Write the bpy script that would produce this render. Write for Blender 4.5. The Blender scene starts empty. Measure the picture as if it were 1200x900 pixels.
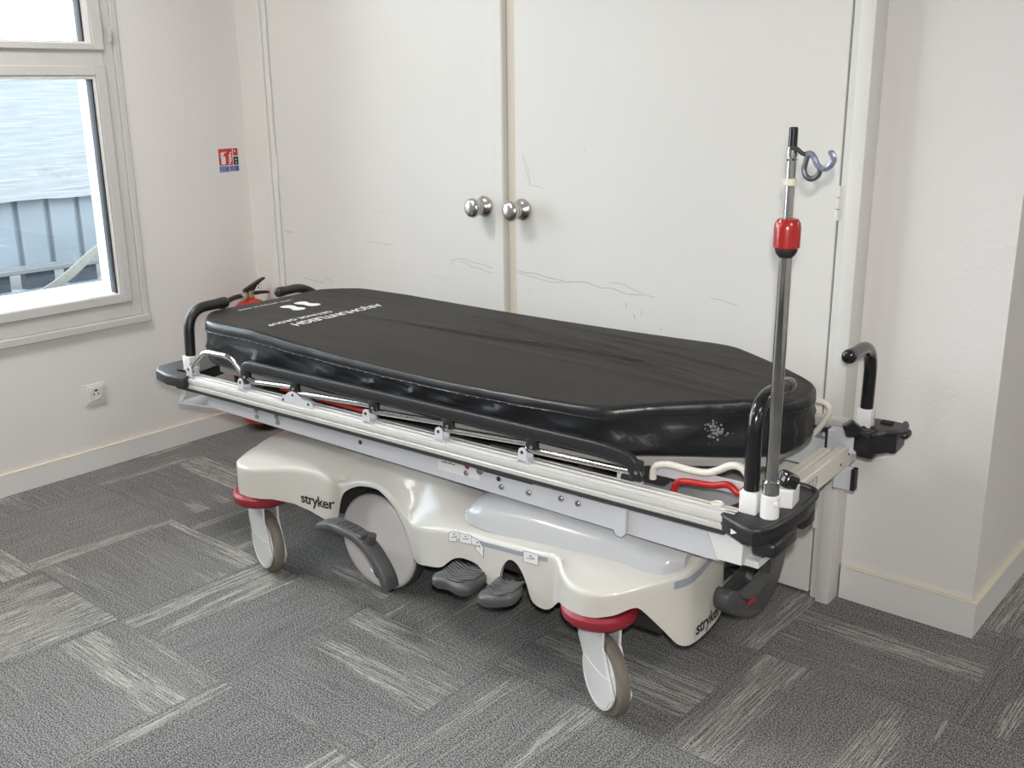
import bpy, bmesh, math, random
from mathutils import Vector, Matrix
random.seed(7)
S = bpy.context.scene
COL = S.collection

# ------------------------------------------------------------------ camera
cam_d = bpy.data.cameras.new('camera'); cam = bpy.data.objects.new('camera', cam_d); COL.objects.link(cam)
cam_d.sensor_width = 36; cam_d.lens = 36 * 1199.79 / 1200; cam_d.clip_start = .02; cam_d.clip_end = 200
PITCH, YAW, ROLL = .281760813, .7042159, -.0116674854
CAM = Vector((3.80, -2.707, 1.46))
_fw = Vector((-math.sin(YAW) * math.cos(PITCH), math.cos(YAW) * math.cos(PITCH), -math.sin(PITCH)))
_r = Vector((math.cos(YAW), math.sin(YAW), 0)); _u = _r.cross(_fw)
_c, _s = math.cos(ROLL), math.sin(ROLL)
_r2 = _c * _r + _s * _u; _u2 = -_s * _r + _c * _u
cam.matrix_world = Matrix(((_r2.x, _u2.x, -_fw.x, CAM.x), (_r2.y, _u2.y, -_fw.y, CAM.y), (_r2.z, _u2.z, -_fw.z, CAM.z), (0, 0, 0, 1)))
S.camera = cam

# ------------------------------------------------------------------ world, lights, exposure
w = bpy.data.worlds.new('world'); S.world = w; w.use_nodes = True
bg = w.node_tree.nodes['Background']; bg.inputs[0].default_value = (.80, .90, 1, 1); bg.inputs[1].default_value = 11.0
vs = S.view_settings; vs.view_transform = 'Standard'; vs.look = 'None'; vs.gamma = 1; vs.exposure = -0.04
vs.use_curve_mapping = False
S.cycles.use_denoising = True; S.cycles.max_bounces = 8; S.cycles.diffuse_bounces = 5; S.cycles.glossy_bounces = 4
S.cycles.sample_clamp_indirect = 4; S.cycles.caustics_reflective = False; S.cycles.caustics_refractive = False

def light(name, kind, loc, power, col, size=.1, size_y=None, aim=None):
    d = bpy.data.lights.new(name, kind); d.energy = power; d.color = col
    if kind == 'AREA':
        d.size = size
        if size_y: d.shape = 'RECTANGLE'; d.size_y = size_y
    elif kind == 'SUN': d.angle = size
    else: d.shadow_soft_size = size
    o = bpy.data.objects.new(name, d); o.location = loc; COL.objects.link(o)
    if aim is not None: o.rotation_euler = (Vector(aim) - Vector(loc)).to_track_quat('-Z', 'Y').to_euler()
    return o
# the photographer's flash, a hand's width above the lens
fl = light('camera_flash', 'SPOT', (3.806, -2.70, 1.547), 142, (1, .975, .94), .022, aim=(1.75, -.4, .8))
fl.data.spot_size = math.radians(104); fl.data.spot_blend = 1.0

# ------------------------------------------------------------------ materials
def mat(name, col, rough=.5, metal=0., noise=0., nscale=8., bump=0., bscale=60., spec=.5, coat=0., col2=None, detail=4):
    m = bpy.data.materials.new(name); m.use_nodes = True
    nt = m.node_tree; N = nt.nodes; L = nt.links; b = N['Principled BSDF']
    b.inputs['Base Color'].default_value = (*col, 1); b.inputs['Roughness'].default_value = rough
    b.inputs['Metallic'].default_value = metal; b.inputs['Specular IOR Level'].default_value = spec
    b.inputs['Coat Weight'].default_value = coat
    tc = N.new('ShaderNodeTexCoord')
    if noise or col2:
        n = N.new('ShaderNodeTexNoise'); n.inputs['Scale'].default_value = nscale; n.inputs['Detail'].default_value = detail
        L.new(tc.outputs['Object'], n.inputs['Vector'])
        r = N.new('ShaderNodeMapRange'); r.inputs[1].default_value = .3; r.inputs[2].default_value = .7
        L.new(n.outputs['Fac'], r.inputs[0])
        mx = N.new('ShaderNodeMix'); mx.data_type = 'RGBA'
        c2 = col2 or tuple(max(0, c * (1 - noise)) for c in col)
        mx.inputs[6].default_value = (*col, 1); mx.inputs[7].default_value = (*c2, 1)
        L.new(r.outputs[0], mx.inputs[0]); L.new(mx.outputs[2], b.inputs['Base Color'])
    if bump:
        n2 = N.new('ShaderNodeTexNoise'); n2.inputs['Scale'].default_value = bscale; n2.inputs['Detail'].default_value = 3
        L.new(tc.outputs['Object'], n2.inputs['Vector'])
        bp = N.new('ShaderNodeBump'); bp.inputs['Strength'].default_value = bump; bp.inputs['Distance'].default_value = .01
        L.new(n2.outputs['Fac'], bp.inputs['Height']); L.new(bp.outputs[0], b.inputs['Normal'])
    return m

M = {}
M['wall'] = mat('painted_wall', (.76, .745, .725), .75, noise=.035, nscale=1.5, bump=.10, bscale=90)
M['wall2'] = mat('painted_passage_wall', (.70, .67, .63), .75, noise=.03, nscale=1.5)
M['skirt'] = mat('painted_skirting', (.76, .755, .745), .45, noise=.04, nscale=5)
M['skirt_top'] = mat('yellowed_skirting_top', (.72, .64, .50), .5)
M['door'] = mat('painted_door', (.75, .74, .715), .42, noise=.03, nscale=2, bump=.03, bscale=40)
M['beige_edge'] = mat('beige_paint_edge', (.70, .65, .56), .5)
M['ceiling'] = mat('ceiling_paint', (.8, .79, .77), .8)
M['upvc'] = mat('white_window_plastic', (.60, .59, .575), .35, noise=.05, nscale=6)
M['gasket'] = mat('black_rubber', (.02, .02, .022), .6)
M['groove'] = mat('paint_groove', (.30, .28, .26), .8)
M['scuff'] = mat('pencil_grey_scuff', (.50, .49, .475), .8)
M['chrome'] = mat('polished_chrome', (.72, .71, .70), .12, 1)
M['darkchrome'] = mat('worn_chrome', (.68, .67, .66), .10, 1, noise=.2, nscale=25)
M['nickel'] = mat('brushed_nickel', (.62, .60, .57), .27, 1)
M['alu'] = mat('ribbed_aluminium', (.70, .69, .665), .38, .35, noise=.06, nscale=20)
M['whitepaint'] = mat('white_enamel', (.64, .65, .69), .35, noise=.05, nscale=9, coat=.2)
M['creampaint'] = mat('cream_enamel', (.74, .71, .64), .4, noise=.06, nscale=9)
M['shell'] = mat('cream_plastic_shell', (.62, .605, .565), .34, noise=.05, nscale=3, coat=.25)
M['hood'] = mat('grey_white_plastic', (.56, .57, .59), .25, noise=.03, nscale=3, coat=.4)
M['red'] = mat('dark_red_rubber', (.30, .02, .035), .4, noise=.15, nscale=12)
M['redpaint'] = mat('red_enamel', (.44, .02, .018), .3)
M['redplast'] = mat('red_plastic', (.33, .014, .014), .25, coat=.4, bump=.08, bscale=30)
M['extred'] = mat('red_extinguisher_paint', (.55, .05, .03), .3, coat=.4)
M['black'] = mat('black_plastic', (.018, .018, .02), .38, bump=.03, bscale=120)
M['blackgloss'] = mat('black_glossy_grip', (.012, .012, .013), .17, coat=.3)
M['dark'] = mat('dark_underside', (.03, .03, .03), .7)
M['navy'] = mat('navy_recess', (.04, .05, .10), .5)
M['grey'] = mat('grey_pedal_rubber', (.085, .085, .088), .42, noise=.2, nscale=30, bump=.1, bscale=90)
M['dgrey'] = mat('dark_grey_plastic', (.075, .075, .08), .5, noise=.25, nscale=20, bump=.1, bscale=90)
M['tyre'] = mat('worn_grey_tyre', (.20, .18, .155), .6, col2=(.12, .10, .075), nscale=14)
M['wheelcover'] = mat('white_wheel_cover', (.70, .69, .69), .4, noise=.04, nscale=6)
M['stripe'] = mat('blue_grey_stripe', (.30, .33, .38), .5)
M['ink'] = mat('black_ink', (.012, .012, .014), .5)
M['white'] = mat('white_print', (.75, .75, .74), .6)
M['sticker'] = mat('white_sticker', (.78, .78, .78), .5)
M['bolt'] = mat('grey_steel_bolt', (.32, .33, .35), .35, .8)
M['clamp'] = mat('translucent_clip', (.62, .60, .50), .35)
M['hook'] = mat('galvanised_hook', (.42, .47, .60), .35, .7, noise=.5, nscale=90)
M['hookdark'] = mat('grey_wire_hook', (.16, .17, .19), .4, .6, noise=.4, nscale=90)
M['brass'] = mat('brass_valve', (.55, .42, .22), .35, .9)
M['signred'] = mat('sign_red', (.58, .045, .03), .5)
M['signblue'] = mat('sign_blue', (.05, .08, .33), .5)
M['signblack'] = mat('sign_black', (.02, .02, .02), .5)
M['socket'] = mat('socket_plastic', (.72, .71, .70), .3)
M['outwhite'] = mat('white_outer_render', (.88, .88, .88), .8)
M['tarp'] = mat('pale_blue_sheeting', (.128, .150, .168), .7, noise=.15, nscale=2)
M['yellowing'] = mat('pale_cable', (.085, .08, .065), .6)
M['outdark'] = mat('dark_blue_gap', (.026, .035, .045), .7, noise=.5, nscale=15)

def glass_mat():
    m = bpy.data.materials.new('window_glass'); m.use_nodes = True; nt = m.node_tree; N = nt.nodes
    N.remove(N['Principled BSDF']); out = N['Material Output']
    t = N.new('ShaderNodeBsdfTransparent'); t.inputs[0].default_value = (.97, .985, .98, 1)
    g = N.new('ShaderNodeBsdfGlossy'); g.inputs['Roughness'].default_value = .02
    fr = N.new('ShaderNodeFresnel'); fr.inputs[0].default_value = 1.45
    mx = N.new('ShaderNodeMixShader')
    nt.links.new(fr.outputs[0], mx.inputs[0]); nt.links.new(t.outputs[0], mx.inputs[1]); nt.links.new(g.outputs[0], mx.inputs[2])
    nt.links.new(mx.outputs[0], out.inputs[0]); return m
M['glass'] = glass_mat()

def carpet_mat():
    m = bpy.data.materials.new('streaked_carpet_tiles'); m.use_nodes = True; nt = m.node_tree; N = nt.nodes; L = nt.links
    b = N['Principled BSDF']; b.inputs['Roughness'].default_value = .95; b.inputs['Specular IOR Level'].default_value = .15
    tc = N.new('ShaderNodeTexCoord'); sp = N.new('ShaderNodeSeparateXYZ'); L.new(tc.outputs['Object'], sp.inputs[0])
    def mth(op, a, c=None, d=None):
        n = N.new('ShaderNodeMath'); n.operation = op
        for i, x in enumerate((a, c, d)):
            if x is None: continue
            if isinstance(x, (int, float)): n.inputs[i].default_value = x
            else: L.new(x, n.inputs[i])
        return n.outputs[0]
    X = mth('MULTIPLY', mth('SUBTRACT', sp.outputs[0], .22), 2); Y = mth('MULTIPLY', mth('SUBTRACT', sp.outputs[1], .075), 2)
    cx = mth('FLOOR', X); cy = mth('FLOOR', Y); fx = mth('SUBTRACT', X, cx); fy = mth('SUBTRACT', Y, cy)
    par = mth('FLOORED_MODULO', mth('ADD', cx, cy), 2)          # 1 -> streaks run along Y
    inv = mth('SUBTRACT', 1, par)
    al = mth('ADD', mth('MULTIPLY', fy, par), mth('MULTIPLY', fx, inv))
    ac = mth('ADD', mth('MULTIPLY', fx, par), mth('MULTIPLY', fy, inv))
    rnd = N.new('ShaderNodeTexWhiteNoise'); rnd.noise_dimensions = '2D'
    cv = N.new('ShaderNodeCombineXYZ'); L.new(cx, cv.inputs[0]); L.new(cy, cv.inputs[1]); L.new(cv.outputs[0], rnd.inputs['Vector'])
    seed = mth('MULTIPLY', rnd.outputs['Value'], 57)
    def nz(sa, sc, detail=2, off=0.):
        v = N.new('ShaderNodeCombineXYZ'); L.new(mth('MULTIPLY', al, sa), v.inputs[0]); L.new(mth('MULTIPLY', ac, sc), v.inputs[1]); L.new(mth('ADD', seed, off), v.inputs[2])
        n = N.new('ShaderNodeTexNoise'); n.inputs['Scale'].default_value = 1; n.inputs['Detail'].default_value = detail
        L.new(v.outputs[0], n.inputs['Vector']); return n.outputs['Fac']
    def ramp(f, a, c):
        r = N.new('ShaderNodeMapRange'); r.inputs[1].default_value = a; r.inputs[2].default_value = c; L.new(f, r.inputs[0]); return r.outputs[0]
    fine = nz(2.6, 150, 2)
    band = ramp(nz(.45, 3.6, 1, 9.3), .525, .60)
    thr = mth('SUBTRACT', .655, mth('MULTIPLY', band, .165))
    streak = ramp(mth('SUBTRACT', fine, thr), 0.0, .045)
    dash = ramp(nz(16, 120, 1, 3.1), .38, .56)
    streak = mth('MULTIPLY', streak, mth('ADD', .35, mth('MULTIPLY', dash, .6)))
    streak = mth('MULTIPLY', streak, mth('ADD', .62, mth('MULTIPLY', band, .38)))
    sn = N.new('ShaderNodeTexNoise'); sn.inputs['Scale'].default_value = 265; sn.inputs['Detail'].default_value = 1; L.new(tc.outputs['Object'], sn.inputs['Vector'])
    spk = ramp(sn.outputs['Fac'], .42, .60)
    cloud = N.new('ShaderNodeTexNoise'); cloud.inputs['Scale'].default_value = 2.3; L.new(tc.outputs['Object'], cloud.inputs['Vector'])
    m1 = N.new('ShaderNodeMix'); m1.data_type = 'RGBA'; m1.inputs[6].default_value = (.060, .060, .061, 1); m1.inputs[7].default_value = (.33, .328, .322, 1)
    tile = mth('MULTIPLY_ADD', rnd.outputs['Value'], .10, -.05)
    grain = mth('MULTIPLY_ADD', nz(3, 130, 1, 21.), .7, -.35)
    L.new(mth('ADD', mth('ADD', mth('MULTIPLY_ADD', spk, 1.0, .0), grain), mth('ADD', tile, mth('MULTIPLY_ADD', cloud.outputs['Fac'], .3, -.15))), m1.inputs[0])
    m2 = N.new('ShaderNodeMix'); m2.data_type = 'RGBA'; L.new(streak, m2.inputs[0]); L.new(m1.outputs[2], m2.inputs[6]); m2.inputs[7].default_value = (.44, .43, .385, 1)
    # seams
    edge = mth('MINIMUM', mth('MINIMUM', fx, mth('SUBTRACT', 1, fx)), mth('MINIMUM', fy, mth('SUBTRACT', 1, fy)))
    seam = ramp(edge, .010, .002)
    m3 = N.new('ShaderNodeMix'); m3.data_type = 'RGBA'; L.new(mth('MULTIPLY', seam, .22), m3.inputs[0]); L.new(m2.outputs[2], m3.inputs[6]); m3.inputs[7].default_value = (.05, .05, .05, 1)
    L.new(m3.outputs[2], b.inputs['Base Color'])
    return m
M['carpet'] = carpet_mat()

def vinyl(name, col, rough, wr, spec=.4):
    """wrinkled vinyl: long soft creases running mostly lengthwise"""
    m = bpy.data.materials.new(name); m.use_nodes = True; nt = m.node_tree; N = nt.nodes; L = nt.links; b = N['Principled BSDF']
    b.inputs['Base Color'].default_value = (*col, 1); b.inputs['Roughness'].default_value = rough; b.inputs['Specular IOR Level'].default_value = spec
    tc = N.new('ShaderNodeTexCoord')
    mp = N.new('ShaderNodeMapping'); mp.inputs['Scale'].default_value = (1.6, 9, 4); mp.inputs['Rotation'].default_value = (0, 0, .16)
    L.new(tc.outputs['Object'], mp.inputs[0])
    n = N.new('ShaderNodeTexNoise'); n.inputs['Scale'].default_value = 1.3; n.inputs['Detail'].default_value = 3; n.inputs['Distortion'].default_value = .5; L.new(mp.outputs[0], n.inputs['Vector'])
    n2 = N.new('ShaderNodeTexNoise'); n2.inputs['Scale'].default_value = 260; L.new(tc.outputs['Object'], n2.inputs['Vector'])
    b1 = N.new('ShaderNodeBump'); b1.inputs['Strength'].default_value = wr; b1.inputs['Distance'].default_value = .02; L.new(n.outputs['Fac'], b1.inputs['Height'])
    b2 = N.new('ShaderNodeBump'); b2.inputs['Strength'].default_value = .12; b2.inputs['Distance'].default_value = .002; L.new(n2.outputs['Fac'], b2.inputs['Height']); L.new(b1.outputs[0], b2.inputs['Normal'])
    L.new(b2.outputs[0], b.inputs['Normal']); return m
M['vtop'] = vinyl('matt_charcoal_cover', (.036, .033, .030), .55, .34, .14)
M['vside'] = vinyl('black_vinyl_side', (.012, .013, .015), .33, .6, .55)

# ------------------------------------------------------------------ helpers
def V(*a): return Vector(a)
def finish(name, bm, m, parent=None, smooth=35, kind=None):
    me = bpy.data.meshes.new(name); bmesh.ops.recalc_face_normals(bm, faces=bm.faces); bm.to_mesh(me); bm.free()
    for p in me.polygons: p.use_smooth = bool(smooth)
    if smooth: me.set_sharp_from_angle(angle=math.radians(smooth))
    ms = m if isinstance(m, (list, tuple)) else [m]
    for x in ms: me.materials.append(x if not isinstance(x, str) else M[x])
    o = bpy.data.objects.new(name, me); COL.objects.link(o)
    if parent: o.parent = parent
    if kind: o['kind'] = kind
    return o
def tag(o, label=None, cat=None, group=None, kind=None):
    if label: o['label'] = label
    if cat: o['category'] = cat
    if group: o['group'] = group
    if kind: o['kind'] = kind
    return o
def empty(name, loc=(0, 0, 0), rz=0):
    o = bpy.data.objects.new(name, None); o.empty_display_size = .1; o.location = loc; o.rotation_euler = (0, 0, rz); COL.objects.link(o); return o
def box(bm, x0, x1, y0, y1, z0, z1, bev=0, seg=2, mi=0):
    vs_ = [bm.verts.new((x, y, z)) for z in (z0, z1) for x, y in ((x0, y0), (x1, y0), (x1, y1), (x0, y1))]
    fs = [bm.faces.new([vs_[i] for i in q]) for q in ((0, 3, 2, 1), (4, 5, 6, 7), (0, 1, 5, 4), (1, 2, 6, 5), (2, 3, 7, 6), (3, 0, 4, 7))]
    for f in fs: f.material_index = mi
    if bev:
        es = list({e for f in fs for e in f.edges})
        bmesh.ops.bevel(bm, geom=es, offset=bev, segments=seg, affect='EDGES', profile=.5)
    return bm
def B(*a, **k): return box(bmesh.new(), *a, **k)
def prism(bm, pts, axis, a0, a1, bev=0, seg=2, mi=0):
    """polygon pts (2D) extruded along axis 'x','y' or 'z' from a0 to a1"""
    def P(p, a):
        if axis == 'z': return (p[0], p[1], a)
        if axis == 'y': return (p[0], a, p[1])
        return (a, p[0], p[1])
    lo = [bm.verts.new(P(p, a0)) for p in pts]; hi = [bm.verts.new(P(p, a1)) for p in pts]
    n = len(pts); fs = [bm.faces.new(lo[::-1]), bm.faces.new(hi)]
    for i in range(n): fs.append(bm.faces.new((lo[i], lo[(i + 1) % n], hi[(i + 1) % n], hi[i])))
    for f in fs: f.material_index = mi
    if bev:
        es = list({e for f in fs[:2] for e in f.edges})
        bmesh.ops.bevel(bm, geom=es, offset=bev, segments=seg, affect='EDGES', profile=.5)
    return bm
def cat(pts, n=6, closed=False):
    pts = [Vector(p) for p in pts]; out = []; m = len(pts)
    rng = m if closed else m - 1
    for i in range(rng):
        if closed: p0, p1, p2, p3 = (pts[(i + k) % m] for k in (-1, 0, 1, 2))
        else: p0, p1, p2, p3 = pts[max(i - 1, 0)], pts[i], pts[i + 1], pts[min(i + 2, m - 1)]
        for j in range(n):
            t = j / n
            out.append(.5 * ((2 * p1) + (p2 - p0) * t + (2 * p0 - 5 * p1 + 4 * p2 - p3) * t * t + (3 * p1 - p0 - 3 * p2 + p3) * t ** 3))
    if not closed: out.append(pts[-1])
    return out
def fillet(pts, r, n=6):
    """polyline with rounded corners"""
    pts = [Vector(p) for p in pts]; out = [pts[0]]
    for i in range(1, len(pts) - 1):
        a, b, c = pts[i - 1], pts[i], pts[i + 1]
        d1 = (a - b); d2 = (c - b); q = min(r, d1.length * .49, d2.length * .49)
        p1 = b + d1.normalized() * q; p2 = b + d2.normalized() * q
        for j in range(n + 1):
            t = j / n; out.append((1 - t) ** 2 * p1 + 2 * t * (1 - t) * b + t * t * p2)
    out.append(pts[-1]); return out
def tube(bm, pts, r, n=12, cap=True, mi=0, sq=None):
    """sweep a circle (or an sq=(a,b) rounded box) along pts; r number or list"""
    pts = [Vector(p) for p in pts]; m = len(pts); rings = []
    t = (pts[1] - pts[0]).normalized(); up = Vector((0, 0, 1)) if abs(t.z) < .9 else Vector((0, 1, 0))
    nrm = (up - t * up.dot(t)).normalized()
    for i, p in enumerate(pts):
        tt = ((pts[min(i + 1, m - 1)] - p).normalized() + (p - pts[max(i - 1, 0)]).normalized())
        tt = tt.normalized() if tt.length > 1e-6 else t
        nrm = (nrm - tt * nrm.dot(tt)).normalized(); bn = tt.cross(nrm)
        ri = r[i] if isinstance(r, (list, tuple)) else r; ring = []
        for k in range(n):
            a = 2 * math.pi * k / n
            if sq:
                ca, sa = math.cos(a), math.sin(a); e = .45
                x = math.copysign(abs(ca) ** e, ca) * sq[0]; y = math.copysign(abs(sa) ** e, sa) * sq[1]
                ring.append(bm.verts.new(p + nrm * x + bn * y))
            else: ring.append(bm.verts.new(p + (nrm * math.cos(a) + bn * math.sin(a)) * ri))
        rings.append(ring)
    for i in range(m - 1):
        for k in range(n):
            f = bm.faces.new((rings[i][k], rings[i][(k + 1) % n], rings[i + 1][(k + 1) % n], rings[i + 1][k])); f.material_index = mi
    if cap:
        for f in (bm.faces.new(rings[0][::-1]), bm.faces.new(rings[-1])): f.material_index = mi
    return bm
def lathe(bm, prof, c=(0, 0, 0), axis=(0, 0, 1), n=32, mi=0):
    """prof: list of (radius, height) along axis"""
    ax = Vector(axis).normalized(); c = Vector(c); q = Vector((1, 0, 0)) if abs(ax.x) < .9 else Vector((0, 1, 0))
    e1 = (q - ax * q.dot(ax)).normalized(); e2 = ax.cross(e1); rings = []
    for r, h in prof:
        if r < 1e-5: rings.append([bm.verts.new(c + ax * h)])
        else: rings.append([bm.verts.new(c + ax * h + (e1 * math.cos(2 * math.pi * k / n) + e2 * math.sin(2 * math.pi * k / n)) * r) for k in range(n)])
    for a, b in zip(rings, rings[1:]):
        for k in range(n):
            if len(a) == 1 and len(b) == 1: continue
            if len(a) == 1: f = bm.faces.new((a[0], b[k], b[(k + 1) % n]))
            elif len(b) == 1: f = bm.faces.new((a[k], a[(k + 1) % n], b[0]))
            else: f = bm.faces.new((a[k], a[(k + 1) % n], b[(k + 1) % n], b[k]))
            f.material_index = mi
    if len(rings[0]) > 1: bm.faces.new(rings[0][::-1]).material_index = mi
    if len(rings[-1]) > 1: bm.faces.new(rings[-1]).material_index = mi
    return bm
def grid(bm, rows, closed_u=False, mi=0):
    vr = [[bm.verts.new(p) for p in r] for r in rows]
    for a, b in zip(vr, vr[1:]):
        n = len(a)
        for k in range(n if closed_u else n - 1):
            f = bm.faces.new((a[k], a[(k + 1) % n], b[(k + 1) % n], b[k])); f.material_index = mi
    return vr
def interp(x, tab, col=1):
    if x <= tab[0][0]: return tab[0][col]
    for a, b in zip(tab, tab[1:]):
        if x <= b[0]:
            t = (x - a[0]) / (b[0] - a[0]); return a[col] + (b[col] - a[col]) * t
    return tab[-1][col]
def text_polys(s, size, bold=0., space=1.):
    """flat mesh of a string, centred: (verts, faces)"""
    c = bpy.data.curves.new('txt', 'FONT'); c.body = s; c.size = size; c.offset = bold; c.space_character = space
    c.align_x = 'CENTER'; c.align_y = 'CENTER'; c.resolution_u = 3
    o = bpy.data.objects.new('txt', c); COL.objects.link(o)
    dg = bpy.context.evaluated_depsgraph_get(); me = bpy.data.meshes.new_from_object(o.evaluated_get(dg))
    vs_ = [v.co.copy() for v in me.vertices]; fs = [tuple(p.vertices) for p in me.polygons]
    bpy.data.objects.remove(o); bpy.data.curves.remove(c); bpy.data.meshes.remove(me)
    return vs_, fs
def put_text(name, s, size, fn, m, parent, bold=0., space=1., shear=0.):
    """fn maps (x, y) on the text sheet to a 3D point"""
    vs_, fs = text_polys(s, size, bold, space); bm = bmesh.new()
    bv = [bm.verts.new(fn(v.x + shear * v.y, v.y)) for v in vs_]
    for f in fs:
        try: bm.faces.new([bv[i] for i in f])
        except ValueError: pass
    return finish(name, bm, m, parent, 0)
def ribbon(bm, pts, nrm, w=.0022):
    """thin flat mark lying on a surface with normal nrm"""
    pts = [Vector(p) for p in pts]; n = Vector(nrm); L_, R_ = [], []
    for i, p in enumerate(pts):
        t = (pts[min(i + 1, len(pts) - 1)] - pts[max(i - 1, 0)]).normalized(); s = t.cross(n) * (w / 2) * (1 if 0 < i < len(pts) - 1 else .25)
        L_.append(bm.verts.new(p + s)); R_.append(bm.verts.new(p - s))
    for i in range(len(pts) - 1): bm.faces.new((L_[i], L_[i + 1], R_[i + 1], R_[i]))

# ------------------------------------------------------------------ the room
st = 'structure'
o = finish('floor', B(-.02, 6.5, -6.2, 3.2, -.06, 0), 'carpet', None, 0, st)
finish('ceiling', B(-.3, 6.5, -6.2, 3.2, 2.55, 2.7), 'ceiling', None, 0, st)
WY0, WY1, WZ0, WZ1 = -3.49, -.545, .578, 2.35         # window opening in the left wall, widened out of view for extra daylight
bm = bmesh.new()
box(bm, -.32, 0, WY1, .012 + .3, 0, 2.55); box(bm, -.32, 0, -6.2, WY0, 0, 2.55)
box(bm, -.32, 0, WY0, WY1, 0, WZ0); box(bm, -.32, 0, WY0, WY1, WZ1, 2.55)
finish('wall_left', bm, 'wall', None, 0, st)
finish('wall_back', B(0, 3.125, .012, .30, 0, 2.55), 'wall', None, 0, st)
finish('wall_passage', B(3.0, 3.125, .30, 3.2, 0, 2.55), 'wall', None, 0, st)
finish('wall_passage_end', B(3.125, 6.5, 3.1, 3.2, 0, 2.55), 'wall2', None, 0, st)
finish('wall_right', B(6.4, 6.5, -6.2, 3.2, 0, 2.55), 'wall2', None, 0, st)
finish('wall_front', B(0, 6.5, -6.3, -6.2, 0, 2.55), 'wall', None, 0, st)
def skirt(name, x0, x1, y0, y1, h):
    bm = bmesh.new(); box(bm, x0, x1, y0, y1, 0, h - .006, mi=0); box(bm, x0, x1, y0, y1, h - .006, h, .0015, 1, mi=1)
    return finish(name, bm, ['skirt', 'skirt_top'], None, 0, st)
skirt('baseboard_left', 0, .014, -6.2, .012, .085)
skirt('baseboard_back', 2.76, 3.139, -.002, .012, .104)
skirt('baseboard_corner', .014, .215, -.002, .012, .085)
skirt('baseboard_passage', 3.125, 3.139, .012, 3.1, .104)

# cupboard: frame and two doors
DT = 2.12
bm = bmesh.new()
box(bm, .222, .262, -.066, .012, 0, DT + .06, .002, 1); finish('trim_1', bm, 'door', None, 30, st)
bm = bmesh.new(); box(bm, .264, .289, -.058, .012, 0, DT + .03, .002, 1); finish('trim_2', bm, 'door', None, 30, st)
bm = bmesh.new(); box(bm, 2.693, 2.716, -.053, .012, 0, DT + .03, .002, 1); finish('trim_3', bm, 'door', None, 30, st)
bm = bmesh.new(); box(bm, 2.7165, 2.756, -.070, .012, 0, DT + .06, .003, 2); finish('trim_4', bm, ['door'], None, 30, st)
finish('trim_5', B(.262, 2.7165, -.066, .012, DT + .004, DT + .06, .002, 1), 'door', None, 30, st)
finish('gap_shade_sheet', B(.289, 2.692, -.004, .0115, .002, DT + .002), 'groove', None, 0, st)  # dark sheet behind the doors, paints the shade in their gaps

def door(name, x0, x1, yf, hinge_x, scuffs, knob_x):
    bm = B(x0, x1, yf, -.006, .012, DT, .0015, 1)
    d = finish(name, bm, 'door', None, 30, st)
    # knob
    k = bmesh.new(); y = yf
    prof = [(.0, -.000), (.036, 0), (.037, .004), (.034, .009), (.027, .014), (.020, .019), (.016, .025), (.0145, .034), (.016, .040), (.024, .046), (.031, .053), (.0335, .061), (.032, .069), (.027, .075), (.018, .0785), (0, .0795)]
    lathe(k, prof, (knob_x, y, 1.068), (0, -1, 0), 36); kk = finish('door_knob', k, 'nickel', d, 50)
    for z in (1.155, .268, 1.9):
        h = bmesh.new()
        for j in range(3): tube(h, [(hinge_x, yf - .004, z - .045 + j * .031), (hinge_x, yf - .004, z - .045 + j * .031 + .029)], .0065, 10)
        finish('hinge', h, 'door', d)
    s = bmesh.new()
    for pl, wd in scuffs: ribbon(s, cat([(a, yf - .0006, b) for a, b in pl], 5), (0, -1, 0), wd)
    sc = finish('scuff_marks', s, 'scuff', d, 0)
    return d
random.seed(3)
d1 = door('door_1', .2925, 1.4775, -.050, .2915,
     [([(1.272, .846), (1.268, .863), (1.295, .872), (1.33, .875), (1.37, .868), (1.42, .864), (1.463, .855)], .0025), ([(1.30, .862), (1.33, .864), (1.36, .852), (1.40, .850), (1.43, .842), (1.465, .84)], .002),
      ([(.407, .71), (.47, .706), (.528, .702), (.545, .716), (.561, .724), (.58, .718), (.60, .700)], .0025), ([(.815, .897), (.88, .895), (.968, .893)], .0018), ([(.306, .896), (.33, .894), (.36, .895)], .003),
      ([(1.18, .80), (1.24, .79)], .0015), ([(1.08, .74), (1.14, .735)], .0012), ([(.86, 1.03), (.90, 1.01), (.93, 1.02)], .001)], 1.429)
d2 = door('door_2', 1.568, 2.6860, -.050, 2.6895,
     [([(1.572, .862), (1.59, .858), (1.612, .856), (1.65, .858), (1.70, .850), (1.776, .846)], .003), ([(1.572, .854), (1.60, .850), (1.66, .842), (1.72, .836), (1.776, .842), (1.80, .8440)], .0022),
      ([(1.776, .843), (1.82, .848), (1.863, .851), (1.92, .840), (1.964, .843), (2.02, .832), (2.083, .835)], .0028), ([(1.95, .860), (2.0, .862), (2.04, .850), (2.09, .838), (2.13, .832)], .002),
      ([(2.317, .854), (2.36, .852), (2.38, .848), (2.41, .842)], .002), ([(1.60, 1.245), (1.615, 1.20), (1.629, 1.16), (1.634, 1.149)], .002), ([(1.60, 1.252), (1.622, 1.21), (1.634, 1.155)], .0015), ([(1.634, 1.150), (1.66, 1.148), (1.69, 1.142)], .0016),
      ([(2.02, .805), (2.022, .785)], .003), ([(2.08, .79), (2.078, .77)], .003), ([(2.05, .77), (2.055, .755)], .004), ([(2.15, .74), (2.153, .733)], .004), ([(1.62, .80), (1.64, .79)], .0016), ([(1.85, 1.28), (1.86, 1.26)], .0012)], 1.5985)
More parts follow.
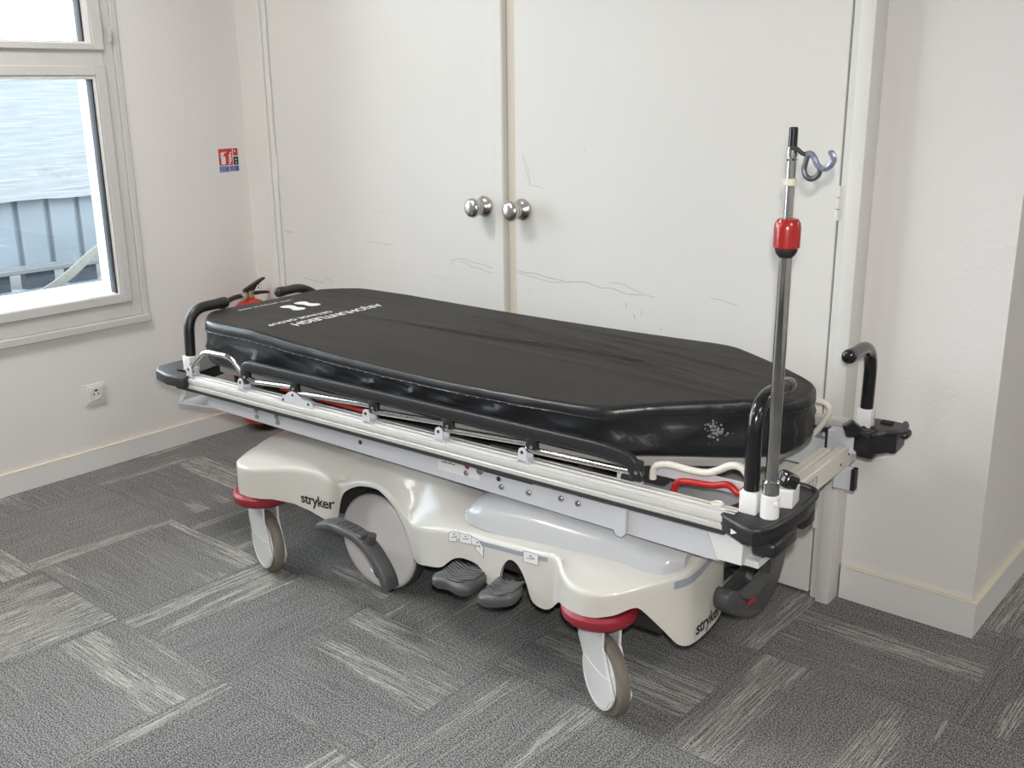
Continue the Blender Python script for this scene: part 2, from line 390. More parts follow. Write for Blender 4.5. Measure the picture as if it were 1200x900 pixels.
# meeting batten fixed on the left door
bm = bmesh.new(); prism(bm, [(1.478, -.006), (1.478, -.052), (1.484, -.058), (1.516, -.058), (1.520, -.054), (1.520, -.006)], 'z', .012, DT); finish('meeting_batten', bm, 'door', d1, 30)
finish('meeting_rebate', B(1.5215, 1.568, -.034, -.006, .012, DT), 'beige_edge', d2, 0)  # recessed strip in a beiger tone than the door leaves

# ------------------------------------------------------------------ window
win = empty('window_1', (0, 0, 0)); win['kind'] = st
FO, FI, SI, GL = .545, .557, .600, .648               # |y| of right opening edge / frame / sash / glass
def rectframe(bm, ya, yb, za, zb, wL, wR, wB, wT, x0, x1, bev=.003):
    """ring of four mitred bars; ya<yb; wX widths"""
    box(bm, x0, x1, ya, ya + wL, za, zb, bev, 1); box(bm, x0, x1, yb - wR, yb, za, zb, bev, 1)
    box(bm, x0, x1, ya + wL, yb - wR, za, za + wB, bev, 1); box(bm, x0, x1, ya + wL, yb - wR, zb - wT, zb, bev, 1)
YA, YB = -3.50, -.531
bm = bmesh.new()                                       # flat cover strip on the wall, with bevelled outer edge
for (a, b, c, d) in ((YA, YB, .560, .590), (YA, YB, 2.33, 2.36), (YA, YA + .026, .560, 2.36), (YB - .026, YB, .560, 2.36)):
    box(bm, -.003, .010 if c != .560 or d > 1 else .022, a, b, c, d, .003, 1)
finish('cover_strip', bm, 'upvc', win)
bm = bmesh.new(); rectframe(bm, -3.475, -.557, .590, 2.33, .05, .047, .062, .05, -.09, .004)
box(bm, -.09, .006, -3.43, -.602, 1.553, 1.628, .003, 1); finish('frame', bm, 'upvc', win)
bm = bmesh.new(); rectframe(bm, -1.99, -.600, .652, 1.556, .045, .042, .036, .036, -.075, .014)
finish('lower_sash', bm, 'upvc', win)
bm = bmesh.new(); rectframe(bm, -1.99, -.600, 1.612, 2.29, .05, .044, .024, .04, -.075, .020)
sash = finish('upper_sash', bm, 'upvc', win)
bm = bmesh.new(); rectframe(bm, -1.96, -.643, .676, 1.524, .02, .007, .014, .016, -.07, .006, .001)
rectframe(bm, -1.96, -.645, 1.628, 2.26, .02, .018, .014, .02, -.07, .010, .001); finish('glazing_bead', bm, 'outwhite', win)
bm = bmesh.new(); rectframe(bm, -1.95, -.650, .684, 1.513, .02, .006, .004, .005, -.045, -.006, 0)
rectframe(bm, -1.95, -.661, 1.640, 2.25, .02, .009, .004, .005, -.045, -.006, 0); finish('gasket', bm, 'gasket', win)
bm = bmesh.new(); box(bm, -.022, -.018, -1.94, -.652, .685, 1.512); box(bm, -.022, -.018, -1.94, -.662, 1.64, 2.24); finish('pane', bm, 'glass', win, 0)
bm = bmesh.new(); box(bm, -.09, .004, -2.05, -1.99, .652, 2.29, .003, 1); finish('mullion', bm, 'upvc', win)
bm = bmesh.new(); rectframe(bm, -3.43, -2.05, .652, 1.556, .045, .042, .036, .036, -.075, .014); rectframe(bm, -3.43, -2.05, 1.612, 2.29, .05, .044, .024, .04, -.075, .020); finish('added_sash', bm, 'upvc', win)  # extra bay added out of view to let in more daylight
bm = bmesh.new(); box(bm, -.022, -.018, -3.39, -2.09, .685, 1.522); box(bm, -.022, -.018, -3.39, -2.09, 1.634, 2.25); finish('added_pane', bm, 'glass', win, 0)
bm = bmesh.new(); box(bm, .014, .030, -.583, -.568, 1.655, 1.70, .004, 2); tube(bm, [(.024, -.575, 1.645), (.024, -.575, 1.675)], .006, 10); finish('hinge', bm, 'upvc', win)
finish('outer_ledge', B(-.42, -.09, -3.55, -.50, .60, .672, .004, 1), 'outwhite', win)

# ------------------------------------------------------------------ outside
finish('ground_outside', B(-14, -.33, -8, 12, -.5, -.15), mat('pale_gravel', (.11, .11, .11), .9, noise=.3, nscale=4), None, 0, st)
shed = tag(empty('metal_shed', (-4, 0, -.15)), 'pale blue metal shed with ribbed wall and rippled roof outside the window', 'shed')
def sh(name, bm, m): 
    o = finish(name, bm, m, shed, 30); o.location = (4, 0, .15); return o
bm = bmesh.new(); rows = [[], []]; y = -4.0; pr = [(0, 0), (.19, 0), (.203, -.028), (.226, -.028), (.238, 0)]
ys = []
for k in range(44):
    for a, b in pr: ys.append((-4 + k * .24 + a, b))
grid(bm, [[(-4.0 + b, yy, .20) for yy, b in ys], [(-4.0 + b, yy, .69) for yy, b in ys]]); sh('ribbed_wall', bm, 'tarp')
bm = bmesh.new(); rows = []
for i in range(150):
    t = i / 149; rows.append([(-3.93 - t * 2.6 , yy, .69 + t * .93 + .010 * math.sin(i * 1.7) + .006 * math.sin(yy * 9 + i * .9) + .004 * random.random()) for yy in [-4 + k * .16 for k in range(66)]])
grid(bm, rows); sh('rippled_roof', bm, mat('rippled_pale_sheet', (.088, .094, .096), .8, noise=.16, nscale=5))
sh('bottom_rail', B(-3.98, -3.86, -4, 6.5, .165, .20, .004, 1), mat('pale_rail', (.092, .094, .096), .7))
for k in range(14): sh('dark_slot', B(-3.99, -3.9, -1.3 + k * .34, -1.3 + k * .34 + .22, .04, .165), 'outdark')  # dark blocks stand in for the shaded slots under the rail
sh('plinth', B(-3.99, -3.86, -4, 6.5, -.15, .04), 'tarp')
bm = bmesh.new(); tube(bm, cat([(-3.6, .35, .02), (-3.5, .62, .06), (-3.5, .85, .16), (-3.6, 1.2, .33), (-3.7, 1.6, .42)], 6), .03, 8, sq=(.035, .012))
tag(finish('bent_strip', bm, 'yellowing'), 'pale yellow bent strip leaning in front of the ribbed shed wall', 'strip')

# ------------------------------------------------------------------ fill panels added above the frame to brighten the room
def fill_mat():
    m = bpy.data.materials.new('fill_panel_glow'); m.use_nodes = True; b = m.node_tree.nodes['Principled BSDF']
    b.inputs['Emission Color'].default_value = (1, .97, .93, 1); b.inputs['Emission Strength'].default_value = 31; return m
M['lit'] = fill_mat()
for i, (lx, ly) in enumerate(((.95, -1.55), (.95, -3.2), (4.8, -1.9), (5.6, 1.9))):
    cl = tag(empty('added_fill_panel', (lx, ly, 2.55)), 'square glowing fill panel added above the frame to brighten the room', 'fill panel', 'added fill panels')
    bm = bmesh.new(); rectframe(bm, -.3, .3, -.3, .3, .02, .02, .02, .02, 0, .012, 0)
    bmesh.ops.rotate(bm, verts=bm.verts, matrix=Matrix.Rotation(math.pi / 2, 3, 'Y')); fr = finish('frame', bm, 'upvc', cl)
    finish('fill_surface', B(-.28, .28, -.28, .28, -.008, -.001), 'lit', cl, 0)

# ------------------------------------------------------------------ small things on the left wall
ps = tag(empty('power_socket', (0, -.802, .308)), 'white square wall power socket low on the left wall under the window', 'socket')
finish('face_plate', B(0, .010, -.0435, .0435, -.042, .042, .003, 2), 'socket', ps)
bm = bmesh.new(); box(bm, .009, .013, -.030, .030, -.026, .030, .001, 1)
lathe(bm, [(.0215, .0125), (.0225, .0155), (.0195, .0155), (.019, .0128)], (0, 0, .003), (1, 0, 0), 28); finish('socket_well', bm, 'socket', ps)
bm = bmesh.new()
for yy, zz in ((-.0095, .001), (.0095, .001)): lathe(bm, [(.0032, .0132), (.0032, .0142)], (0, yy, zz), (1, 0, 0), 12)
box(bm, .0132, .0142, -.005, .006, .012, .019); finish('contact_hole', bm, 'ink', ps, 0)

sg = tag(empty('safety_sign', (.0, -.083, 1.178)), 'small red white and blue fire extinguisher sign on the left wall near the corner', 'sign')
finish('backing', B(0.0005, .002, -.050, .050, -.050, .0495), 'sticker', sg, 0)
def rq(name, y0, y1, z0, z1, m): return finish(name, B(.002, .0026, y0, y1, z0, z1), m, sg, 0)
rq('red_field', -.048, .020, -.022, .047, 'signred'); rq('red_square', .024, .048, .016, .047, 'signred'); rq('black_field', .024, .048, -.022, .012, 'signblack')
rq('blue_field', -.048, -.002, -.048, -.026, 'signblue'); rq('blue_field', .002, .048, -.048, -.026, 'signblue')
bm = bmesh.new(); box(bm, .0026, .003, -.038, -.018, -.018, .016, .004, 2); lathe(bm, [(.008, .0026), (.008, .003)], (0, -.029, .026), (1, 0, 0), 16); box(bm, .0026, .003, -.022, -.010, .030, .034); box(bm, .0026, .003, -.039, -.034, .010, .030)
finish('extinguisher_symbol', bm, 'white', sg, 0)
bm = bmesh.new()
for k, z in enumerate((-.014, -.004, .007, .018)): ribbon(bm, cat([(.0029, -.003 + k * .001, z), (.0029, .004, z - .002), (.0029, .009, z + .008), (.0029, .015, z + .014)], 4), (1, 0, 0), .0048)
for z in (.0, -.013): lathe(bm, [(.0035, .0027), (.0035, .003)], (0, .036, z), (1, 0, 0), 10)
box(bm, .0027, .003, .029, .036, .033, .038); finish('flame_symbol', bm, 'white', sg, 0)
bm = bmesh.new()
for y0 in (-.044, .006):
    for j in range(4): box(bm, .0027, .003, y0, y0 + .034 - (j % 2) * .009, -.032 - j * .0044, -.0305 - j * .0044)
finish('small_print', bm, mat('sign_small_print', (.45, .5, .7), .6), sg, 0)

# fire extinguisher hanging on the left wall in the corner behind the stretcher
ex = tag(empty('fire_extinguisher', (.115, -.110, .042)), 'red fire extinguisher with black lever in the corner behind the mattress', 'fire extinguisher')
bm = bmesh.new(); lathe(bm, [(0, 0), (.06, 0), (.074, .008), (.077, .02), (.077, .485), (.073, .510), (.062, .531), (.044, .545), (.026, .551), (.019, .554), (.019, .560)], n=40); finish('cylinder', bm, 'extred', ex)
bm = bmesh.new(); lathe(bm, [(.017, .556), (.017, .560), (.013, .563), (.013, .578), (.016, .580), (.016, .590), (0, .590)], n=20); tube(bm, [(0, 0, .573), (-.0, -.045, .572)], .009, 12); finish('valve', bm, 'brass', ex)
bm = bmesh.new(); lathe(bm, [(.010, -.012), (.0135, -.010), (.0135, .010), (.010, .012)], (.012, -.040, .572), (1, .1, 0), 18); finish('gauge', bm, 'nickel', ex)
bm = bmesh.new(); prism(bm, [(-.030, .585), (-.034, .596), (.0, .610), (.03, .621), (.055, .631), (.076, .637), (.078, .631), (.055, .621), (.028, .608), (.02, .590), (.01, .583)], 'x', -.010, .010, .002, 1); finish('squeeze_lever', bm, 'black', ex)
bm = bmesh.new(); prism(bm, [(-.01, .572), (-.01, .584), (.03, .582), (.07, .578), (.092, .574), (.096, .567), (.09, .564), (.05, .568), (.02, .568)], 'x', -.010, .010, .002, 1); finish('carry_handle', bm, 'black', ex)
bm = bmesh.new(); lathe(bm, [(.0065, 0), (.0065, .002)], (.0, .040, .600), (1, 0, 0), 12); tube(bm, cat([(.012, .030, .60), (.016, .045, .592), (.012, .05, .606), (.012, .036, .61), (.012, .03, .60)], 4), .0013, 6); finish('safety_pin', bm, 'nickel', ex)
bm = bmesh.new(); tube(bm, cat([(0, -.044, .572), (0, -.085, .570), (0, -.125, .555), (0, -.145, .515), (0, -.135, .42), (0, -.11, .26), (0, -.10, .12)], 8), .0105, 12); finish('hose', bm, 'black', ex)
finish('wall_bracket', B(-.114, -.077, -.03, .03, .30, .36), 'black', ex)

# ================================================================== hospital stretcher (own axes: x length, y depth, z up)
TH = math.radians(2.87); OR = (1.91, -.57, 0)
ST = tag(empty('hospital_stretcher', OR, TH), 'white wheeled hospital stretcher with cream base shell, chrome side rails and drip pole', 'stretcher')
def A(name, bm, m, parent=None, smooth=35, label=None):
    o = finish(name, bm, m, parent or ST, smooth)
    if label: o['label'] = label
    return o

# ---- base shell: plan path with bottom and shoulder heights
PATH = [(-.725, 0, .25, .405), (-.738, -.12, .25, .392), (-.746, -.22, .252, .378), (-.744, -.29, .258, .370), (-.732, -.345, .264, .367), (-.705, -.392, .270, .366), (-.665, -.418, .273, .366), (-.62, -.420, .273, .368), (-.58, -.410, .274, .372), (-.535, -.397, .279, .38), (-.46, -.38, .278, .394), (-.40, -.373, .268, .399), (-.35, -.368, .255, .396), (-.328, -.365, .248, .389), (-.316, -.360, .241, .380), (-.311, -.346, .25, .368), (-.307, -.330, .320, .358), (-.295, -.326, .338, .362), (-.270, -.325, .354, .374), (-.236, -.326, .369, .386), (-.19, -.327, .377, .393), (-.155, -.328, .377, .391), (-.115, -.330, .357, .377), (-.085, -.332, .333, .358), (-.060, -.334, .303, .338), (-.037, -.336, .262, .322), (-.025, -.340, .222, .317), (.0, -.350, .206, .318), (.03, -.363, .212, .328), (.062, -.372, .222, .337), (.093, -.375, .228, .344), (.118, -.376, .236, .348), (.138, -.376, .255, .351), (.155, -.376, .271, .353), (.178, -.377, .282, .355), (.20, -.377, .285, .356), (.232, -.377, .283, .357), (.252, -.377, .275, .357), (.268, -.378, .255, .358), (.276, -.378, .225, .358), (.290, -.378, .218, .359), (.306, -.378, .222, .360), (.313, -.378, .262, .361), (.322, -.378, .297, .361), (.340, -.379, .322, .363), (.356, -.379, .328, .364), (.375, -.379, .318, .365), (.393, -.379, .292, .366), (.406, -.379, .258, .367), (.412, -.379, .232, .367), (.43, -.379, .223, .368), (.452, -.377, .218, .369), (.466, -.374, .220, .370), (.482, -.372, .238, .371), (.498, -.384, .256, .369), (.515, -.402, .270, .360), (.54, -.420, .274, .349), (.565, -.430, .275, .341), (.60, -.434, .275, .338), (.633, -.427, .276, .338), (.67, -.403, .284, .342), (.698, -.380, .300, .350), (.713, -.368, .305, .356), (.732, -.353, .281, .363), (.763, -.325, .236, .372), (.783, -.306, .203, .379), (.794, -.294, .196, .385), (.802, -.278, .193, .394), (.806, -.24, .192, .415), (.806, -.19, .193, .436), (.803, -.14, .196, .450), (.798, -.10, .202, .458), (.785, -.075, .215, .461), (.755, -.06, .24, .462), (.72, -.05, .28, .462), (.70, 0, .30, .462)]
# resample by arc length
def resample(path, step):
    out = [path[0]]; 
    for a, b in zip(path, path[1:]):
        l = math.dist(a[:2], b[:2]); n = max(1, int(round(math.hypot(l, .5 * abs(a[2] - b[2])) / step)))
        for k in range(1, n + 1): out.append(tuple(a[i] + (b[i] - a[i]) * k / n for i in range(4)))
    return out
RP = resample(PATH, .010)
def smooth_path(p, it, cols):
    p = [list(q) for q in p]
    for _ in range(it):
        q = [list(x) for x in p]
        for i in range(1, len(p) - 1):
            for c in cols: q[i][c] = (p[i - 1][c] + 2 * p[i][c] + p[i + 1][c]) / 4
        p = q
    return p
RP = smooth_path(RP, 1, (0, 1, 2)); RP = smooth_path(RP, 2, (3,))
ARC = [0]
for a, b in zip(RP, RP[1:]): ARC.append(ARC[-1] + math.dist(a[:2], b[:2]))
SURF = [(s, q[0], q[1]) for s, q in zip(ARC, RP)]
def surf(s, z, off=.0008):
    u0 = interp(s, SURF, 1); v0 = interp(s, SURF, 2); u1 = interp(s + .01, SURF, 1); v1 = interp(s + .01, SURF, 2)
    t = Vector((u1 - u0, v1 - v0, 0)); n = Vector((t.y, -t.x, 0)).normalized() if t.length > 1e-6 else Vector((0, -1, 0))
    return Vector((u0, v0, z)) + n * off
def s_at(u): # arc position on the front for a given u
    for (s, a, b), (s2, a2, b2) in zip(SURF, SURF[1:]):
        if b < -.28 and a <= u <= a2: return s + (u - a) / max(a2 - a, 1e-9) * (s2 - s)
    return 0
HR = [(-.76, .385), (-.68, .405), (-.58, .425), (-.45, .436), (-.36, .432), (-.27, .438), (-.18, .453), (-.08, .462), (.0, .452), (.07, .425), (.13, .405), (.2, .395), (.4, .395), (.6, .392), (.72, .405), (.79, .44), (.85, .455)]
KS = [1, .985, .96, .92, .86, .78, .68, .56, .42, .25, 0]
NP = len(RP)
def shell_half(bm, sg_):
    rows = []
    # inner lip, bottom, shoulder then inward rings
    def pt(q, k, z): return (q[0], sg_ * q[1] * k, z)
    inner = []
    for i, q in enumerate(RP):
        a = RP[max(i - 1, 0)]; b = RP[min(i + 1, NP - 1)]; t = Vector((b[0] - a[0], b[1] - a[1])); n = Vector((-t.y, t.x)).normalized() if t.length > 1e-9 else Vector((0, 1))
        inner.append((q[0] + n.x * .012, sg_ * (q[1] + n.y * .012), q[2] + .004))
    rows.append(inner)
    rows.append([pt(q, 1, q[2]) for q in RP])
    for t in (.25, .5, .75, .93): rows.append([pt(q, 1, q[2] + (q[3] - .010 - q[2]) * t) for q in RP])
    def inn(q, i, dist, z):
        a = RP[max(i - 2, 0)]; b = RP[min(i + 2, NP - 1)]; t = Vector((b[0] - a[0], b[1] - a[1])); n = Vector((-t.y, t.x)).normalized() if t.length > 1e-9 else Vector((0, 1))
        return (q[0] + n.x * dist, sg_ * min(0, q[1] + n.y * dist), z)
    rows.append([inn(q, i, .0005, q[3] - .007) for i, q in enumerate(RP)])
    rows.append([inn(q, i, .0035, q[3] - .002) for i, q in enumerate(RP)])
    rows.append([inn(q, i, .009, q[3] + .001) for i, q in enumerate(RP)])
    base = smooth_path([[q[0], q[1], q[2], q[3]] for q in RP], 14, (0, 1, 3))
    for k in KS[2:]:
        r = []
        for q in base:
            dd = 1 - k; u = q[0] * (1 - .06 * dd); H = interp(u, HR); e = min(1, dd / .34); e = e * e * (3 - 2 * e)
            r.append((u, sg_ * q[1] * k, q[3] + .002 + (H - q[3]) * e + .01 * dd))
        rows.append(r)
    grid(bm, rows)
bm = bmesh.new(); shell_half(bm, 1); shell_half(bm, -1); bmesh.ops.remove_doubles(bm, verts=bm.verts, dist=.0004)
shell = A('base_shell', bm, 'shell', None, 50)
# raised storage hood on top of the base
bm = bmesh.new(); rows = []
HU = [(.168, -.335, .395, -.300, .402), (.19, -.345, .390, -.262, .436), (.23, -.350, .388, -.250, .455), (.30, -.350, .388, -.250, .462), (.42, -.345, .390, -.245, .466), (.455, -.343, .390, -.243, .464), (.60, -.333, .390, -.238, .458), (.70, -.325, .385, -.232, .448), (.75, -.318, .388, -.228, .440), (.785, -.285, .405, -.225, .436)]
for i in range(len(HU) - 1):
    a, b = HU[i], HU[i + 1]
    for k in range(4 if i < len(HU) - 2 else 5):
        t = k / 4; q = [a[j] + (b[j] - a[j]) * t for j in range(5)]
        u, v0, z0, v1, z1 = q; row = [(u, v0, z0 - .02)]
        for m_ in range(9):
            an = m_ / 8 * math.pi / 2; row.append((u, v0 + (v1 - v0) * (1 - math.cos(an)), z0 + (z1 - z0) * math.sin(an)))
        row += [(u, v1 + .05, z1 + .001), (u, -.08, z1 - .0), (u, -.08, z0 - .02)]; rows.append(row)
vr = grid(bm, rows); bm.faces.new(vr[0]); bm.faces.new(vr[-1][::-1])
A('storage_hood', bm, 'hood', None, 45)

# dark boxes inside the shell, coloured so its openings look shaded
bm = bmesh.new(); box(bm, -.62, .66, -.17, .17, .16, .40, .01, 1); box(bm, -.05, .70, -.30, .30, .24, .36, .01, 1); box(bm, .44, .72, -.27, .27, .185, .30, .01, 1); box(bm, -.66, -.42, -.30, .30, .285, .36, .01, 1)
A('shell_shade_boxes', bm, 'dark')

# stripes, lettering and pedal stickers on the shell
def patch(name, s0, s1, zf0, zf1, m, off=.0008, n=24):
    bm = bmesh.new(); grid(bm, [[surf(s0 + (s1 - s0) * k / n, zf0(k / n), off) for k in range(n + 1)], [surf(s0 + (s1 - s0) * k / n, zf1(k / n), off) for k in range(n + 1)]])
    return A(name, bm, m, shell, 0)
sA, sB = s_at(.235), s_at(.462)
patch('grey_stripe', sA, sB, lambda t: .336 + .014 * t, lambda t: .349 + .013 * t, 'stripe', .0006)
sE0, sE1 = s_at(.775), ARC[-1] - .175
patch('grey_stripe', sE0, sE1, lambda t: .345 + .045 * t, lambda t: .365 + .045 * t, 'stripe', .0008)
def sticker(u0, u1, zl, zr, hl, hr, notch, txt, tip_up):
    s0, s1 = s_at(u0), s_at(u1)
    P_ = lambda x, y, off: surf(s0 + (s1 - s0) * x, zl + (zr - zl) * x + (y - .5) * (hl + (hr - hl) * x), off)
    bm = bmesh.new()
    poly = [(0, 1), (1, 1), (1, 0), (0, 0)] if not notch else ([(0, .75), (.3, 1), (1, 1), (1, .25), (.72, .32), (.72, 0), (0, -.02)] if notch < 0 else [(0, 1), (.55, 1), (1, .62), (1, -.25), (.28, .12), (.40, .32), (0, .42)])
    f = bm.faces.new([bm.verts.new(P_(x, y, .0012)) for x, y in poly]); f.material_index = 0
    loop = [P_(x, y, .0016) for x, y in poly]
    for a, b in zip(loop, loop[1:] + loop[:1]):
        d = (b - a).normalized(); up = Vector((0, 0, 1)); n = d.cross(Vector((0, -1, 0))) * .0005
        g = bm.faces.new([bm.verts.new(q) for q in (a + n, b + n, b - n, a - n)]); g.material_index = 1
    tri = [(.42, .80), (.58, .80), (.50, .62)] if not tip_up else [(.42, .62), (.58, .62), (.50, .80)]
    g = bm.faces.new([bm.verts.new(P_(x, y, .0017)) for x, y in tri]); g.material_index = 1
    for k in range(7):
        x = .26 + k * .07; y = .38 + (.05 if k > 3 else 0) + .03 * (k % 2)
        g = bm.faces.new([bm.verts.new(P_(a, b, .0017)) for a, b in ((x, y), (x + .055, y), (x + .055, y + .07 + .12 * (k > 4)), (x, y + .07))]); g.material_index = 1
    return A('pedal_sticker', bm, ['sticker', 'ink'], shell, 0)
sticker(.146, .185, .335, .342, .028, .028, -1, '', 0); sticker(.185, .224, .3415, .345, .026, .026, 0, '', 0); sticker(.224, .264, .338, .332, .034, .034, 1, '', 0)
sticker(.392, .437, .3475, .350, .030, .030, 0, '', 1)
s0 = s_at(-.370)
put_text('brand_lettering', 'stryker', .045, lambda x, y: surf(s0 + x, .303 + y, .0009), 'ink', shell, .0009, .94)
s0 = ARC[-1] - .238
put_text('brand_lettering', 'stryker', .048, lambda x, y: surf(s0 + x, .224 + y, .0010), 'ink', shell, .0010, .94)
# seam line near the foot-end corner
s0 = s_at(.79) + .045; patch('seam_line', s0, s0 + .0016, lambda t: .196, lambda t: .232, 'groove', .0009, 2)

# ---- red bumper rings
def ring_at(u, v, z):
    bm = bmesh.new(); lathe(bm, [(.070, .018), (.086, .018), (.094, .010), (.095, 0), (.092, -.010), (.083, -.019), (.0, -.019)], (u, v, z), n=48); return A('bumper_ring', bm, 'red')
RING = [(-.650, -.338, .253), (.597, -.348, .256), (-.650, .338, .253), (.597, .348, .256)]
for q in RING: ring_at(*q)

# ---- casters
def caster(pos, contact, nang):
    """fork covers, hub discs and tyre; contact = wheel centre x,y; nang = angle of the axle normal"""
    c = Vector((contact[0], contact[1], .100)); n = Vector((math.cos(nang), math.sin(nang), 0)); t = Vector((n.y, -n.x, 0))
    if (c - Vector(pos[:3])).dot(t) < 0: t = -t
    e = tag(empty('caster', (0, 0, 0))); e.parent = ST
    bm = bmesh.new(); lathe(bm, [(.070, -.015), (.088, -.0165), (.0965, -.012), (.0995, -.004), (.0995, .004), (.0965, .012), (.088, .0165), (.070, .015)], c, n, 48); ty = finish('tyre', bm, 'tyre', e)
    bm = bmesh.new(); lathe(bm, [(0, -.0185), (.05, -.0185), (.074, -.017), (.078, -.013), (.078, .013), (.074, .017), (.05, .0185), (0, .0185)], c, n, 40); finish('hub', bm, 'wheelcover', e)
    bm = bmesh.new()                                   # fork: two teardrop cheeks and a crown
    ct = (Vector((pos[0], pos[1], 0)) - Vector((c.x, c.y, 0))).dot(t)
    for sd in (-1, 1):
        pts = []; top = .145
        R_ = .081
        for k in range(25):
            a = math.pi * (1.0 + k / 24) - .25; pts.append((R_ * math.cos(a), R_ * math.sin(a)))
        pts = pts + [(ct + .060, .085), (ct + .062, top), (ct - .066, top), (min(ct - .066, -.078), .06)]
        lo, hi = [], []
        for a, z in pts:
            for off, L_ in ((.0195, lo), (.0265, hi)): L_.append(bm.verts.new(c + t * a + Vector((0, 0, z)) + n * (sd * off)))
        m_ = len(pts); f1 = bm.faces.new(lo); f2 = bm.faces.new(hi[::-1]); 
        for k in range(m_): bm.faces.new((lo[k], hi[k], hi[(k + 1) % m_], lo[(k + 1) % m_]))
        # moulding line across the cheek
    crown = c + t * ct + Vector((0, 0, .128)); lathe(bm, [(.045, -.004), (.050, 0), (.050, .02), (.03, .03)], crown, (0, 0, 1), 24)
    fk = finish('fork', bm, 'wheelcover', e, 30)
    bm = bmesh.new(); 
    for sd in (-1, 1):
        pts = [c + n * (sd * .0272) + t * (.073 * math.cos(a)) + Vector((0, 0, .073 * math.sin(a) + .0)) for a in [math.radians(200 + 7 * k) for k in range(21)]]
        tube(bm, pts, .0011, 6)
        arc = [c + n * (sd * .0268) + t * x + Vector((0, 0, .016 + .010 * (x / .07) ** 2)) for x in [-.066 + .0132 * k for k in range(11)]]
        tube(bm, arc, .0010, 6)
    finish('cover_seam', bm, 'sticker', e)
    return e
caster((-.655, -.342, .25), (-.630, -.350), math.atan2(-.95, -.32))
caster((.597, -.348, .25), (.632, -.368), math.atan2(-.85, -.50))
caster((-.663, .342, .25), (-.63, .33), math.atan2(-.95, -.3))
caster((.597, .348, .25), (.628, .335), math.atan2(-.85, -.50))

# ---- big central wheels
def big_wheel(sd):
    e = empty('big_wheel'); e.parent = ST; c = Vector((-.256, sd * .215, .156)); n = (0, sd, 0)
    bm = bmesh.new(); lathe(bm, [(.12, -.03), (.148, -.028), (.155, -.018), (.156, 0), (.153, .016), (.146, .020), (.12, .020)], c, n, 64); finish('tyre', bm, 'dgrey', e)
    bm = bmesh.new(); lathe(bm, [(.10, .012), (.148, .014), (.150, .022), (.146, .030), (.137, .034), (.130, .034), (.11, .038), (.06, .043), (0, .045)], c, n, 64); wc = finish('wheel_cover', bm, 'wheelcover', e, 50)
    bm = bmesh.new(); cc = c + Vector((.02, sd * .0415, -.066)); lathe(bm, [(.046, -.002), (.0475, 0), (.049, -.002)], cc, n, 40)
    for k in range(5): box(bm, cc.x - .022 + k * .008, cc.x - .017 + k * .008, min(cc.y, cc.y + sd * .0012), max(cc.y, cc.y + sd * .0012), cc.z - .004, cc.z + .004)
    finish('cover_emboss', bm, 'bolt', e, 0)
big_wheel(-1); big_wheel(1)

# ---- curved grey lever in front of the big wheel
def strap(pts, wy, th, m, name, par=None, bev=.004):
    """flat bar swept along pts; wide in y (wy) and thin (th)"""
    bm = bmesh.new(); P3 = cat(pts, 8); n = len(P3); rows = []
    for i, p in enumerate(P3):
        t = (P3[min(i + 1, n - 1)] - P3[max(i - 1, 0)]).normalized(); q = Vector((0, 1, 0)); q = (q - t * q.dot(t)).normalized(); b = t.cross(q)
        wv = wy[min(int(i / 8), len(wy) - 1)] if isinstance(wy, (list, tuple)) else wy
        ring = []
        for k in range(14):
            a = 2 * math.pi * k / 14; ca, sa = math.cos(a), math.sin(a); e = .5
            ring.append(p + q * (math.copysign(abs(ca) ** e, ca) * wv / 2) + b * (math.copysign(abs(sa) ** e, sa) * th / 2))
        rows.append(ring)
    vr = grid(bm, rows, True); bm.faces.new(vr[0][::-1]); bm.faces.new(vr[-1]); return A(name, bm, m, par, 60)
LV = [(-.318, -.395, .252), (-.268, -.402, .270), (-.210, -.412, .276), (-.150, -.418, .272), (-.100, -.422, .250), (-.062, -.424, .215), (-.038, -.424, .180), (-.030, -.424, .150)]
lever = strap(LV, .052, .026, 'grey', 'brake_lever')
bm = bmesh.new()
L3 = cat(LV, 8)
for a, b in ((8, 34),):
    for sd in (-1, 1): tube(bm, [p + Vector((0, sd * .019, .013)) for p in L3[a:b]], .0022, 6)
for k in range(14, 34, 3): tube(bm, [L3[k] + Vector((0, -.019, .013)), L3[k + 1] + Vector((0, .019, .013))], .002, 6)
box(bm, -.150, -.118, -.440, -.400, .268, .286, .003, 1); lathe(bm, [(.012, -.008), (.012, .022)], (-.098, -.422, .270), (.3, 0, 1), 16)
finish('lever_grip', bm, 'dgrey', lever)

